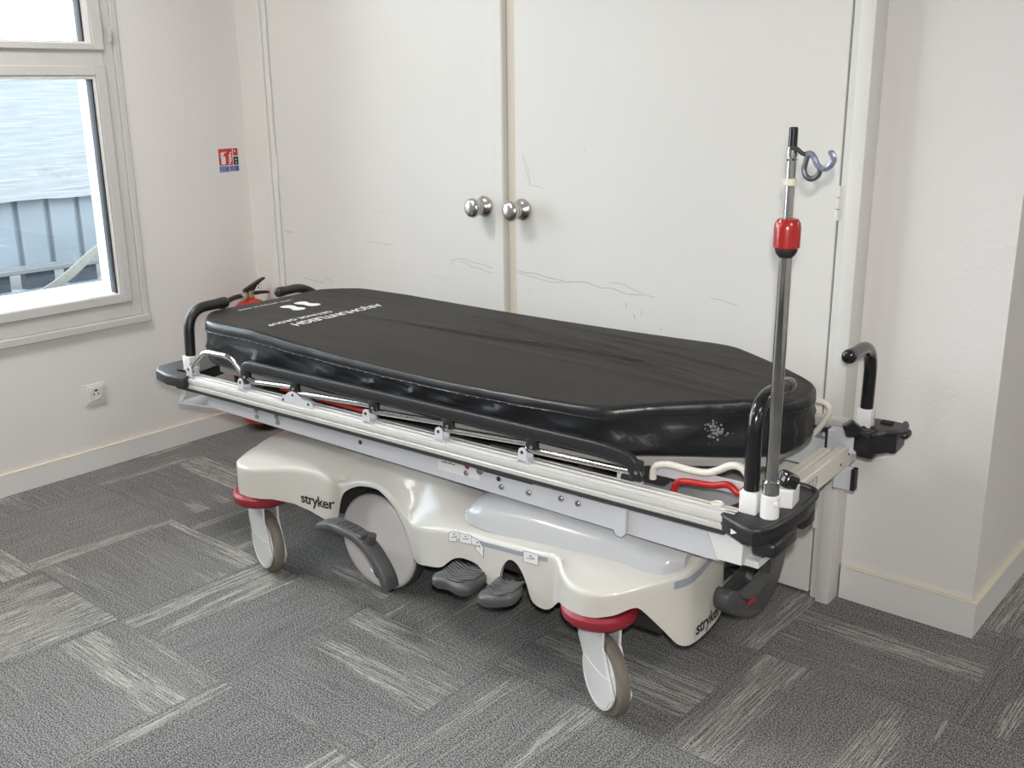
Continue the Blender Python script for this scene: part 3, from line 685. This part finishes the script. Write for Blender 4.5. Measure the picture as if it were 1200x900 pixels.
# ---- grey foot pedals under the two arches
def pedal(pts, z, tilt, nm='foot_pedal'):
    c = Vector((sum(p[0] for p in pts) / len(pts), sum(p[1] for p in pts) / len(pts), 0))
    bm = bmesh.new(); loop = [Vector((p.x, p.y, 0)) for p in cat([(a, b, 0) for a, b in pts], 5, True)]
    rows = []
    def zz(p): return z + tilt[0] * (p.x - c.x) + tilt[1] * (p.y - c.y)
    for sc, dz in ((.90, -.026), (1.0, -.018), (1.0, -.006), (.965, -.001), (.80, .0035), (.4, .005)):
        rows.append([Vector((c.x + (p.x - c.x) * sc, c.y + (p.y - c.y) * sc, 0)) + Vector((0, 0, zz(c + (p - c) * sc) + dz)) for p in loop])
    vr = grid(bm, rows, True); bm.faces.new(vr[0][::-1]); bm.faces.new(vr[-1])
    o = A(nm, bm, 'grey', None, 50)
    # chevron ribs
    bm = bmesh.new(); xs = [p[0] for p in pts]; ys_ = [p[1] for p in pts]; x0, x1, y0, y1 = min(xs), max(xs), min(ys_), max(ys_)
    for k in range(11):
        y = y0 + .012 + (y1 - y0 - .02) * k / 10
        hw = (x1 - x0) * (.40 if 1 < k < 9 else .26); P_ = [Vector((c.x + a * hw, y + abs(a) * .02 - .008, 0)) for a in (-1, -.5, 0, .5, 1)]
        P_ = [p for p in P_ if y0 + .008 < p.y < y1 - .008]
        if len(P_) > 1: tube(bm, [Vector((p.x, p.y, zz(p) + .0055)) for p in P_], .0027, 6)
    finish('pedal_ribs', bm, 'grey', o)
    bm = bmesh.new(); tube(bm, [(c.x, max(ys_) - .02, z - .012), (c.x, -.22, z + .005)], .013, 10); finish('pedal_arm', bm, 'dark', o)
    return o
pedal([(.145, -.440), (.160, -.395), (.185, -.352), (.225, -.345), (.262, -.358), (.276, -.40), (.272, -.448), (.245, -.462), (.20, -.455), (.165, -.462)], .256, (.02, .1))
pedal([(.300, -.440), (.318, -.392), (.352, -.365), (.388, -.378), (.402, -.412), (.392, -.440), (.345, -.462), (.315, -.462)], .258, (.12, .15))

# ---- foot-end steering pedal
PX = .830
pp = [Vector(q) for q in ((-.168, .280), (-.165, .250), (-.130, .220), (-.085, .196), (-.03, .176), (.03, .168), (.09, .178), (.140, .205), (.178, .240), (.196, .275), (.192, .302), (.165, .318), (.130, .316), (.108, .300), (.090, .274), (.060, .250), (.02, .236), (-.03, .230), (-.07, .238), (-.10, .257), (-.122, .280), (-.148, .292))]
pts3 = cat([(p.x, p.y, 0) for p in pp], 4, True)
bm = bmesh.new(); rows = []
cc = Vector((0, .232, 0))
for dx, sc in ((-.022, .93), (-.016, .985), (0, 1), (.014, .985), (.020, .95), (.022, .88)):
    rows.append([(PX + dx - .3 * (p.x ** 2), cc.x + (p.x - cc.x) * (1 if sc == 1 else (.5 + .5 * sc)), cc.y + (p.y - cc.y) * (.5 + .5 * sc)) for p in pts3])
vr = grid(bm, rows, True); f1 = bm.faces.new(vr[0][::-1]); f2 = bm.faces.new(vr[-1])
bmesh.ops.triangulate(bm, faces=[f1, f2])
sp = A('steering_pedal', bm, 'grey', None, 50)
bm = bmesh.new(); box(bm, PX + .0205, PX + .0228, -.070, -.030, .222, .232); finish('red_mark', bm, 'redpaint', sp)
bm = bmesh.new(); tube(bm, [(.70, .03, .30), (PX - .01, .03, .24)], .018, 12); tube(bm, [(.775, -.10, .335), (.805, .06, .290)], .018, 12); finish('pedal_arm', bm, 'grey', sp)
bm = bmesh.new(); box(bm, .68, .77, .03, .12, .35, .44, .006, 1); A('end_bracket', bm, 'dark')

# ---- lift columns and litter frame
for u in (-.50, .42):
    bm = bmesh.new(); lathe(bm, [(.08, .38), (.08, .44), (.062, .445), (.062, .50), (.05, .505), (.05, .545)], (u, 0, 0), n=32); A('lift_column', bm, 'whitepaint')
bm = bmesh.new()
for sd in (-1, 1):
    prism(bm, [(-.872, .545), (-.878, .508), (-.868, .497), (-.2, .487), (.3, .478), (.87, .468), (.90, .468), (.90, .548), (.3, .556), (-.5, .549)], 'y', sd * .325, sd * .352, .002, 1)
fr = A('litter_side_beam', bm, 'whitepaint')
for (u, z) in [(-.636, .529), (-.634, .510), (-.542, .525), (-.540, .509), (.191, .513), (.236, .530), (.304, .502), (.389, .506), (.485, .514), (.534, .513)]:
    r_ = .0075 if u != .236 else .011
    bm = bmesh.new(); lathe(bm, [(r_, 0), (r_, .003), (r_ * .7, .005), (r_ * .4, .0045), (0, .003)], (u, -.352, z), (0, -1, 0), 14); finish('beam_bolt', bm, 'bolt', fr)
for hu, hz in ((-.192, .518), (.296, .521)):
    bm = bmesh.new(); lathe(bm, [(.0065, 0), (.0065, .0015)], (hu, -.352, hz), (0, -1, 0), 12); finish('beam_hole', bm, 'dark', fr)
finish('clip', B(-.70, -.665, -.360, -.352, .535, .549, .002, 1), 'dark', fr)
finish('recess', B(.25, .40, -.3535, -.352, .530, .553), 'navy', fr, 0)
bm = bmesh.new(); box(bm, .095, .235, -.3532, -.352, .503, .552); finish('caution_label', bm, 'sticker', fr, 0)
bm = bmesh.new(); prism(bm, [(.186, .534), (.198, .548), (.204, .534), (.199, .524), (.19, .526)], 'y', -.354, -.3532); finish('red_mark', bm, 'redpaint', fr, 0)
bm = bmesh.new()
for k in range(8): box(bm, .108 + k * .006, .112 + k * .006, -.354, -.3532, .526, .528 + .001 * (k % 3))
box(bm, .128, .131, -.354, -.3532, .536, .542); finish('label_print', bm, 'ink', fr, 0)

# ribbed aluminium side rails
def rail(sd):
    bm = bmesh.new(); prof = []
    y0, y1 = .348, .398
    prof = [(y0, .585), (y0, .601), (y0 + .006, .602), (y0 + .0075, .599), (y0 + .010, .602), (y0 + .022, .602), (y0 + .024, .598), (y0 + .027, .598), (y0 + .029, .601), (y0 + .036, .600), (y0 + .038, .594), (y0 + .041, .594), (y1 - .007, .596), (y1 - .001, .594), (y1, .590), (y1, .583), (y1 - .003, .581), (y1 - .003, .577), (y1, .575), (y1, .566), (y1 - .003, .563), (y1 - .012, .563), (y1 - .012, .575), (y0 + .01, .575), (y0 + .01, .585)]
    prism(bm, [(sd * a, b) for a, b in prof], 'x', -1.0, .945); r_ = A('side_rail', bm, 'alu', None, 20)
    finish('gap_shade_strip', B(-.97, .93, min(sd * .37, sd * .3955), max(sd * .37, sd * .3955), .554, .563), 'dark', r_, 0)  # dark strip paints the shaded gap between rail and beam
    return r_
rail(-1); rail(1)
# litter deck, pan, cross members
bm = bmesh.new(); prism(bm, [(-.94, -.22), (-.86, -.305), (.58, -.305), (.89, -.09), (.90, .09), (.58, .305), (-.86, .305), (-.94, .22)], 'z', .602, .628, .006, 2); A('litter_deck', bm, mat('grey_deck_panel', (.40, .39, .37), .5, noise=.1))
bm = bmesh.new(); prism(bm, [(-.86, -.322), (.92, -.322), (.92, -.19), (.82, -.04), (.62, .18), (.55, .322), (-.86, .322)], 'z', .520, .532, .003, 1); A('under_pan', bm, 'hood')
bm = bmesh.new()
for u in (-.7, -.3, .1, .5): box(bm, u, u + .04, -.30, .30, .532, .604)
for v in (-.24, .22): box(bm, -.85, .70, v, v + .03, .56, .604)
A('litter_crossbars', bm, 'dark')
bm = bmesh.new(); tube(bm, [(-.55, -.318, .606), (-.15, -.318, .596)], .008, 8); A('red_release_bar', bm, 'redpaint')
# tongue plate hanging from the rail
bm = bmesh.new(); prism(bm, [(.642, .556), (.642, .478), (.645, .470), (.652, .465), (.662, .465), (.669, .470), (.673, .478), (.676, .556)], 'y', -.366, -.353, .002, 2); A('tongue_plate', bm, 'whitepaint')
# hole plate behind the rail near the foot end
bm = bmesh.new(); prism(bm, [(.634, .575), (.634, .622), (.70, .618), (.70, .575)], 'y', -.342, -.336); hp = A('hole_plate', bm, 'whitepaint')
bm = bmesh.new(); lathe(bm, [(.017, 0), (.017, .002)], (.662, -.3425, .602), (0, -1, 0), 20); finish('round_hole', bm, 'dark', hp)
# head-end gusset under the left corner
bm = bmesh.new(); prism(bm, [(-1.035, .486), (-.985, .565), (-.90, .563), (-.895, .552), (-.965, .552), (-1.012, .490)], 'y', -.352, -.345, .001, 1)
prism(bm, [(-1.035, .486), (-.86, .500), (-.86, .496), (-1.035, .482)], 'y', -.352, -.20); A('head_end_gusset', bm, 'whitepaint')

# ---- foot-end brackets and cross beam
bm = bmesh.new(); prism(bm, [(.862, .562), (.897, .474), (.955, .474), (.958, .562)], 'y', -.356, -.352, .001, 1)
prism(bm, [(.930, .560), (.930, .474), (.955, .474), (.955, .560)], 'y', -.352, -.19)
box(bm, .955, .985, -.335, -.25, .510, .562, .002, 1); box(bm, .925, .985, -.335, -.20, .466, .482, .002, 1)
eb = A('corner_bracket', bm, 'sticker')
bm = bmesh.new(); ribbon(bm, [(.862, -.3565, .560), (.898, -.3565, .473)], (0, -1, 0), .003); finish('bracket_edge', bm, 'groove', eb, 0)
bm = bmesh.new(); tube(bm, [(.955, -.235, .54), (.955, -.225, .41)], .012, 10); finish('pivot_post', bm, 'dark', eb)
bm = bmesh.new(); box(bm, .889, .972, .290, .325, .535, .592, .003, 1); eb2 = A('corner_bracket', bm, 'whitepaint')
finish('plate_edge', B(.884, .890, .292, .322, .530, .590), 'ink', eb2, 0)
cb = A('cross_beam', B(.925, .950, -.20, .350, .500, .558, .003, 1), 'creampaint')
finish('top_channel', B(.896, .9235, -.18, .235, .536, .560, .002, 1), 'creampaint', cb)
bm = bmesh.new(); ribbon(bm, [(.9115, -.17, .5603), (.9115, .225, .5603)], (0, 0, 1), .002)
lathe(bm, [(.004, 0), (.004, .001)], (.950, .235, .522), (1, 0, 0), 10); lathe(bm, [(.004, 0), (.004, .001)], (.950, .29, .535), (1, 0, 0), 10); finish('beam_hole', bm, 'dark', cb, 0)
put_text('stencilled_number', '5723', .034, lambda x, y: Vector((.9508, .030 + x * 1.3, .531 + y)), 'bolt', cb, 0, 1.05)
bm = bmesh.new(); box(bm, .915, .972, .284, .296, .436, .500, .002, 1); lp = A('lower_end_plate', bm, 'whitepaint'); finish('plate_edge', B(.964, .976, .276, .300, .440, .500, .002, 1), 'ink', lp)

# ---- black corner bumpers with sockets
def corner(name, poly, z0, z1):
    bm = bmesh.new(); prism(bm, poly, 'z', z0, z1, .007, 3); return A(name, bm, 'black', None, 40)
def mir(p): return [(a, -b) for a, b in p][::-1]
CF = [(.917, -.392), (.935, -.405), (.985, -.428), (1.010, -.436), (1.026, -.420), (1.040, -.36), (1.046, -.24), (1.040, -.175), (1.020, -.150), (.985, -.142), (.962, -.158), (.955, -.20), (.935, -.31), (.912, -.345)]
CB = [(.950, .300), (.968, .283), (1.004, .280), (1.016, .292), (1.026, .325), (1.052, .345), (1.056, .40), (1.046, .432), (1.0, .436), (.952, .430), (.944, .37)]
def bumper(poly, rim, lumps, zb):
    c_ = corner('corner_bumper', poly, zb, .600)
    bm = bmesh.new(); tube(bm, cat([(a, b, .598) for a, b in rim], 4), .0075, 10); finish('rim', bm, 'black', c_)
    for q in lumps: finish('clamp', B(*q, .012, 3), 'black', c_)
    return c_
c_ = bumper(CF, CF[3:10], [(.965, 1.030, -.335, -.235, .505, .562), (.99, 1.047, -.40, -.29, .528, .564), (.985, 1.036, -.215, -.152, .522, .566)], .562)
c_ = bumper(CB, CB[2:8], [(.966, 1.014, .284, .36, .530, .566), (1.012, 1.050, .352, .42, .532, .566), (1.035, 1.068, .385, .43, .566, .590)], .545)
bm = bmesh.new(); prism(bm, [(.992, .392), (1.022, .392), (1.022, .414), (.992, .414)], 'z', .6, .6015, .004, 2); finish('slot', bm, 'ink', c_)
bm = bmesh.new(); tube(bm, [(.985 + .022 * math.cos(a), .318 + .022 * math.sin(a), .6) for a in [k * math.pi / 8 for k in range(17)]], .004, 8); finish('socket_ring', bm, 'ink', c_)
CL = [(-1.098, -.372), (-1.06, -.405), (-.985, -.420), (-.905, -.412), (-.900, -.40), (-.930, -.34), (-.950, -.20), (-1.00, -.16), (-1.055, -.165), (-1.095, -.21), (-1.106, -.30)]
for poly in (CL, mir(CL)): corner('corner_bumper', poly, .566, .602)
bm = bmesh.new(); box(bm, -1.10, -.99, -.20, .20, .560, .592, .006, 2); A('head_end_bar', bm, 'whitepaint')
# arrow print on the front foot-end bumper
bm = bmesh.new(); prism(bm, [(.960, .576), (.960, .588), (.973, .582)], 'y', -.4295, -.4275); A('arrow_print', bm, 'white', None, 0)

# ---- push handles
def handle(pts, r=.0165, collar=True, gloss='blackgloss', socket=(0, 0), sz0=.596):
    e = empty('push_handle'); e.parent = ST
    P_ = fillet(pts, .095, 10); bm = bmesh.new(); rr = [r] * len(P_)
    tube(bm, P_, rr, 18); d = (P_[-1] - P_[-2]).normalized(); lathe(bm, [(r * 1.06, -.03), (r * 1.12, -.004), (r * 1.0, .004), (r * .6, .008), (0, .009)], P_[-1], d, 18)
    finish('grip', bm, gloss, e, 50)
    x, y = P_[0].x, P_[0].y; bm = bmesh.new(); box(bm, x - .019, x + .019, y - .019, y + .019, sz0, sz0 + .052, .003, 2); finish('socket_block', bm, 'sticker', e)
    return e
handle([(.964, -.345, .64), (.964, -.350, .845), (.966, -.185, .838)])
handle([(.966, .352, .64), (.966, .358, .822), (.966, .180, .822)])
handle([(-.970, -.332, .645), (-.970, -.325, .795), (-.970, -.18, .796)], gloss='black')
handle([(-.985, .33, .645), (-1.07, .262, .770), (-1.06, .115, .770)], gloss='black')

# ---- black star knobs by the sockets
def star(c, ax, r=.024, l=.03):
    bm = bmesh.new(); axv = Vector(ax).normalized(); q = Vector((0, 0, 1)) if abs(axv.z) < .9 else Vector((1, 0, 0)); e1 = (q - axv * q.dot(axv)).normalized(); e2 = axv.cross(e1); rows = []
    for h, s_ in ((0, .85), (.004, 1), (l - .005, 1), (l, .88)):
        rows.append([Vector(c) + axv * h + (e1 * math.cos(a) + e2 * math.sin(a)) * (r * s_ * (1 + .08 * math.cos(5 * a))) for a in [2 * math.pi * k / 40 for k in range(40)]])
    vr = grid(bm, rows, True); bm.faces.new(vr[0][::-1]); bm.faces.new(vr[-1])
    tube(bm, [Vector(c) - axv * .03, Vector(c)], .006, 8); return A('star_knob', bm, 'blackgloss', None, 40)
star((.958, .262, .618), (.5, -.85, 0), .021, .03); star((1.005, -.268, .640), (.3, .3, 1), .022, .030)
bm = bmesh.new(); prism(bm, [(.985, -.30), (1.03, -.285), (1.025, -.235), (.985, -.235)], 'z', .597, .640, .003, 1); A('knob_bracket', bm, 'sticker')
bm = bmesh.new(); lathe(bm, [(.012, .600), (.014, .603), (.014, .606), (.010, .608), (.008, .606), (.0, .606)], (.895, -.360, 0), n=20); A('rail_end_bolt', bm, 'creampaint')

# ---- drip pole
px_, py_ = 1.008, -.350
ivp = A('drip_pole', tube(bmesh.new(), [(px_, py_, .66), (px_, py_, 1.16)], .0128, 24), 'darkchrome')
bm = bmesh.new(); lathe(bm, [(.0195, .596), (.0195, .648), (.0178, .650), (0, .650)], (px_, py_, 0), n=28); lathe(bm, [(.004, .0), (.004, .006)], (px_ + .016, py_ - .010, .635), (.8, -.6, 0), 10); finish('pole_socket', bm, 'sticker', ivp)
bm = bmesh.new(); lathe(bm, [(.0165, .650), (.0175, .653), (.0175, .678), (.0150, .681), (.0128, .681)], (px_, py_, 0), n=28); finish('chrome_ferrule', bm, 'darkchrome', ivp)
bm = bmesh.new(); lathe(bm, [(.0128, 1.140), (.018, 1.146), (.0215, 1.153), (.0215, 1.157)], (px_, py_, 0), n=28); finish('lower_ring', bm, 'black', ivp)
bm = bmesh.new(); lathe(bm, [(.020, 1.156), (.0255, 1.160), (.0258, 1.196), (.0245, 1.206), (.019, 1.214), (.010, 1.216)], (px_, py_, 0), n=32)
finish('red_lock_collar', bm, 'redplast', ivp)
upp = finish('upper_pole', tube(bmesh.new(), [(px_, py_, 1.21), (px_, py_, 1.347)], .0092, 20), 'chrome', ivp)
bm = bmesh.new(); lathe(bm, [(.0085, 1.345), (.0085, 1.382), (.0065, 1.384), (0, 1.384)], (px_, py_, 0), n=20); finish('black_tip', bm, 'blackgloss', ivp)
bm = bmesh.new(); lathe(bm, [(.0095, 1.330), (.0112, 1.331), (.0112, 1.345), (.0095, 1.346)], (px_, py_, 0), n=20); lathe(bm, [(.0092, 1.322), (.0115, 1.324), (.0092, 1.327)], (px_, py_, 0), n=20); finish('ring', bm, 'chrome', ivp)
bm = bmesh.new(); lathe(bm, [(.0095, 1.276), (.0122, 1.277), (.0122, 1.289), (.0095, 1.290)], (px_, py_, 0), n=20); box(bm, px_ - .017, px_ - .010, py_ - .004, py_ + .004, 1.277, 1.288); finish('clip_ring', bm, 'clamp', ivp)
bm = bmesh.new(); tube(bm, cat([(1.009, -.358, 1.346), (1.020, -.360, 1.345), (1.030, -.357, 1.337), (1.038, -.352, 1.334)], 5), .0042, 8); finish('hook_link', bm, 'dark', ivp)
bm = bmesh.new(); tube(bm, cat([(1.036, -.352, 1.335), (1.045, -.352, 1.336), (1.053, -.353, 1.328), (1.060, -.354, 1.316), (1.071, -.354, 1.310), (1.084, -.354, 1.316), (1.0895, -.354, 1.328), (1.085, -.354, 1.338), (1.081, -.354, 1.337)], 6), .0057, 10); finish('hook', bm, 'hook', ivp)
bm = bmesh.new(); tube(bm, cat([(1.038, -.350, 1.333), (1.035, -.349, 1.322), (1.032, -.348, 1.308), (1.036, -.348, 1.296), (1.047, -.348, 1.290), (1.059, -.349, 1.296), (1.064, -.350, 1.307)], 6), .0052, 10); finish('hook', bm, 'hookdark', ivp)

# ---- folded side guard (front and far side)
def side_guard(sd):
    g = empty('side_guard'); g.parent = ST
    y = sd * .377
    def F(name, bm, m): return finish(name, bm, m, g)
    P_ = fillet([(-.640, y, .622), (-.640, y, .675), (-.585, y, .676), (.62, y, .674), (.690, y, .664), (.712, y, .628)], .045, 7)
    bm = bmesh.new(); tube(bm, P_, 1, 16, sq=(.010, .0165)); F('black_handrail', bm, 'black')
    F('end_arm', tube(bmesh.new(), fillet([(-.930, y, .612), (-.830, y, .690), (-.700, y, .692), (-.640, y, .640), (-.60, y, .632)], .03, 5), .0085, 12), 'chrome')
    piv = [-.636, -.42, -.105, .158, .420, .706]
    for a, b in ((-.63, -.415), (-.41, -.100), (-.125, .160), (.135, .425), (.400, .705)):
        bm = bmesh.new(); tube(bm, [(a, y - sd * .004, .628), (b, y - sd * .004, .645 if b < .6 else .636)], .0082, 14); F('folding_strut', bm, 'chrome')
    for p in piv:
        bm = bmesh.new(); box(bm, p - .016, p + .016, y - .009, y + .009, .632 if p < .7 else .618, .668, .006, 2); h = F('pivot_block', bm, 'black')
        bm = bmesh.new(); lathe(bm, [(.005, 0), (.005, .003), (0, .004)], (p + .004, y + sd * .009, .642), (0, sd, 0), 10); finish('pivot_bolt', bm, 'chrome', h) if False else F('pivot_bolt', bm, 'chrome')
    for p in (-.905, -.652, -.126, .133, .398):
        ya, yb = sorted((sd * .384, sd * .390)); bm = bmesh.new(); hh = .632
        prism(bm, [(p - .013, .598), (p - .013, hh - .008), (p - .009, hh), (p + .0, hh + .004), (p + .009, hh), (p + .013, hh - .008), (p + .013, .598)], 'y', ya, yb, .001, 1)
        ya2, yb2 = sorted((sd * .358, sd * .362)); prism(bm, [(p - .011, .600), (p - .011, hh - .006), (p + .011, hh - .006), (p + .011, .600)], 'y', ya2, yb2)
        box(bm, p - .016, p + .020, min(sd * .358, sd * .390), max(sd * .358, sd * .390), .598, .603); F('clevis', bm, 'whitepaint')
        bm = bmesh.new(); lathe(bm, [(.0045, 0), (.0045, .0012)], (p, sd * .390, .624), (0, sd, 0), 10); F('clevis_hole', bm, 'dark')
    ya, yb = sorted((sd * .384, sd * .389)); bm = bmesh.new()
    prism(bm, [(-.490, .598), (-.486, .606), (-.470, .608), (-.440, .628), (-.425, .634), (-.408, .632), (-.385, .616), (-.350, .616), (-.340, .606), (-.335, .598)], 'y', ya, yb, .001, 1)
    prism(bm, [(-.470, .600), (-.430, .622), (-.390, .612), (-.345, .600)], 'y', *sorted((sd * .355, sd * .359))); F('latch_bracket', bm, 'whitepaint')
    bm = bmesh.new()
    for a, b in ((-.42, .624), (-.462, .604), (-.355, .608)): lathe(bm, [(.0042, 0), (.0042, .0012)], (a, sd * .389, b), (0, sd, 0), 10)
    F('clevis_hole', bm, 'dark')
side_guard(-1); side_guard(1)

# ---- white release loops and red rods at the foot end
for sd, y in ((-1, -.300), (1, .330)):
    LPz = [(.704, .598), (.705, .618), (.714, .632), (.745, .641), (.790, .640), (.835, .642), (.865, .655), (.890, .670), (.912, .674), (.930, .664), (.940, .640), (.941, .60)] if sd < 0 else [(.64, .60), (.645, .63), (.67, .645), (.75, .644), (.82, .648), (.855, .650), (.874, .640), (.876, .622), (.864, .597), (.846, .567), (.825, .545)]
    bm = bmesh.new(); tube(bm, cat([(a, y, b) for a, b in LPz], 5), .0085, 12); A('release_loop', bm, 'creampaint')
    bm = bmesh.new(); tube(bm, cat([(.50, y, .572), (.64, y, .566), (.735, y, .560), (.752, y, .566), (.760, y, .588), (.770, y, .606), (.80, y, .612)] + ([(.850, y, .616), (.885, y, .626), (.900, y, .622), (.915, y, .612), (.93, y, .625), (.94, y, .634)] if sd < 0 else [(.82, y * .95, .610), (.845, y * .85, .600)]), 5), .0078, 12); A('release_rod', bm, 'redpaint')
bm = bmesh.new(); box(bm, .70, .94, -.292, -.285, .604, .636, .003, 1); A('loop_backplate', bm, 'whitepaint')

# ================================================================== mattress
MT = tag(empty('mattress', (OR[0], OR[1], .60), TH), 'black vinyl mattress with white lettering lying on the stretcher', 'mattress')
def outline(ins=0.):
    P_ = [(-.985, -.235), (-.985, .235), (-.965, .262), (-.875, .338), (-.84, .341), (-.4, .343), (.2, .343), (.55, .340), (.60, .333), (.905, .115), (.935, .08), (.948, .0), (.935, -.08), (.905, -.115), (.60, -.333), (.55, -.340), (.2, -.344), (-.4, -.343), (-.84, -.341), (-.875, -.338), (-.965, -.262)]
    return P_
def loop_pts(n=360):
    P_ = [Vector((a, b, 0)) for a, b in outline()]; m_ = len(P_); L_ = []
    for i in range(m_):
        a, b = P_[i], P_[(i + 1) % m_]; k = max(1, int((b - a).length / .016))
        for j in range(k): L_.append(a.lerp(b, j / k))
    for _ in range(5): L_ = [(L_[i - 1] + 2 * L_[i] + L_[(i + 1) % len(L_)]) / 4 for i in range(len(L_))]
    return L_
LP = loop_pts()
def ztop(u, v):
    e = min(1, abs(v) / .35); front = 1 if v < 0 else .35
    mid = max(0, 1 - ((u - .12) / .75) ** 2)
    z = .773 - front * .034 * mid * e ** 2.4
    z -= .010 * max(0, (u - .75) / .2) ** 2
    z += .0016 * math.sin(9 * v + 2.2 * u + 1.3 * math.sin(3 * u)) * max(0, 1 - e) ** .5
    cr = 0
    for a, b, c_, d_, w_, h_ in ((.30, .06, -.30, .42, .011, .0065), (.42, -.02, -.22, .38, .012, .006), (.18, .13, -.18, .42, .010, .005), (.52, .13, -.25, .28, .010, .006), (.32, .23, -.10, .35, .010, .005), (.60, -.12, -.12, .26, .011, .0055), (.02, -.06, -.10, .30, .012, .004), (.48, .05, -.33, .22, .008, .004), (.10, .02, -.24, .28, .009, .004)):
        dv = v - (b + c_ * (u - a)); q = math.exp(-(dv / w_) ** 2) * math.exp(-((u - a) / d_) ** 4); cr += h_ * q
    return z + cr
def wr(i, t, s_):
    """sideways puckers of the cover skirt"""
    p = LP[i % len(LP)]; a = i * .016
    f = (1 - abs(math.sin(a * 17 + 1.7 * t + 1.2 * math.sin(a * 5.3)))) ** 3
    return (.013 * f - .004 + .003 * math.sin(a * 31 - 7 * t + 1.5 * math.sin(a * 3.1)) + .002 * math.sin(a * 47 + 9 * t)) * s_ * math.sin(math.pi * min(1, max(0, t / 1.6)))
def nrm_at(i):
    n = len(LP); t = LP[(i + 2) % n] - LP[(i - 2) % n]; q = Vector((t.y, -t.x, 0)).normalized(); return q if q.dot(LP[i]) > 0 else -q
bm = bmesh.new(); rows = []; NL = len(LP)
prof = [(-.030, None, .634), (-.010, None, .636), (-.002, None, .642), (.001, None, .652), (.002, .15, 0), (.001, .32, 0), (0, .5, 0), (-.001, .64, 0), (.0005, .74, 0), (.001, .84, 0), (.0, .915, 0), (-.003, .965, 0), (-.0075, .990, 0), (-.014, 1.0, 0)]
for off, t, z in prof:
    r = []
    for i in range(NL):
        n = nrm_at(i); p = LP[i]; zt = ztop(p.x * .97, p.y * .97)
        zz = z if t is None else .652 + (zt - .652) * t
        tt = 0 if t is None else t
        p2 = p + n * (off + (wr(i, tt * 2, 1) if .1 < tt < .8 else 0)); r.append(Vector((p2.x, p2.y, zz - .60 + (0.003 * math.sin(i * .25) if t is None else 0))))
    rows.append(r)
side_n = len(rows)
for k in [.97, .95] + [.93 - .02 * q for q in range(46)]:
    rows.append([Vector((p.x * (1 - (1 - k) * .55) if False else p.x * (k + (1 - k) * .62), p.y * k, ztop(p.x * (k + (1 - k) * .62), p.y * k) - .60)) for p in LP])
vr = grid(bm, rows, True)
fcap = bm.faces.new(vr[-1])
fb = bm.faces.new(vr[0][::-1])
bmesh.ops.recalc_face_normals(bm, faces=bm.faces)
bm.faces.ensure_lookup_table()
for fi, f in enumerate(bm.faces): f.material_index = 1 if fi >= NL * (side_n - 2) else 0
fcap2 = None
cov = finish('cover', bm, ['vside', 'vtop'], MT, 60)
# stitched seam round the cover
bm = bmesh.new(); pts = []
for i in range(NL):
    p = LP[i]; n = nrm_at(i); zt = ztop(p.x * .97, p.y * .97); q = p + n * (.0015 + wr(i, 1.48, 1)); pts.append(Vector((q.x, q.y, .652 + (zt - .652) * .74 - .60)))
tube(bm, pts + pts[:1], .0022, 6, False); finish('piping', bm, 'vside', MT)
bm = bmesh.new()
for i in range(0, NL, 2):
    if pts[i].y < -.2 and pts[i].x < .45:
        a = pts[i] + nrm_at(i) * .003 + Vector((0, 0, .001)); b = a + (pts[(i + 1) % NL] - pts[i]) * .45; tube(bm, [a, b], .0007, 4)
finish('stitching', bm, mat('grey_thread', (.25, .25, .25), .7), MT, 0)
# side worn patch
bm = bmesh.new(); random.seed(5)
i0 = min(range(NL), key=lambda i: (LP[i] - Vector((.800, -.19, 0))).length)
for k in range(70):
    n = nrm_at(i0); t = Vector((-n.y, n.x, 0)); base = LP[i0] + n * (.0135) + t * random.gauss(0, .011) + Vector((0, 0, .105 + random.gauss(0, .010)))
    a1 = random.uniform(0, 6.28); s_ = random.uniform(.0015, .0052)
    bm.faces.new([bm.verts.new(base + (t * math.cos(a1 + j * 1.57) + Vector((0, 0, 1)) * math.sin(a1 + j * 1.57)) * s_ * random.uniform(.4, 1.1)) for j in range(4)])
finish('worn_patch', bm, mat('worn_grey', (.30, .30, .30), .8), MT, 0)
# printed lettering
def top(u, v, off=.0012): return Vector((u, v, ztop(u, v) - .60 + off))
put_text('cover_lettering', 'ARJOHUNTLEIGH', .0515, lambda x, y: top(-.598 + y, -.030 - x * .93), 'white', MT, .0013, 1.0)
put_text('cover_lettering', 'GETINGE GROUP', .031, lambda x, y: top(-.652 + y, -.140 - x), 'white', MT, .0008, 1.1)
put_text('cover_lettering', '...with people in mind', .026, lambda x, y: top(-.905 + y, -.06 - x), 'white', MT, 0, 1.05)
bm = bmesh.new()
def foot(cu, cv, mirr):
    pts = [(-.055, .004), (-.05, .020), (-.03, .026), (-.008, .020), (.012, .020), (.035, .028), (.055, .024), (.062, .008), (.054, -.006), (.03, -.010), (.005, -.006), (-.02, -.012), (-.045, -.010)]
    P_ = cat([(a, b * mirr, 0) for a, b in pts], 3, True); bm.faces.new([bm.verts.new(top(cu + p.x * .85, cv + p.y * 1.25)) for p in P_])
foot(-.812, .018, 1); foot(-.800, -.035, -1)
finish('footprint_print', bm, 'white', MT, 0)
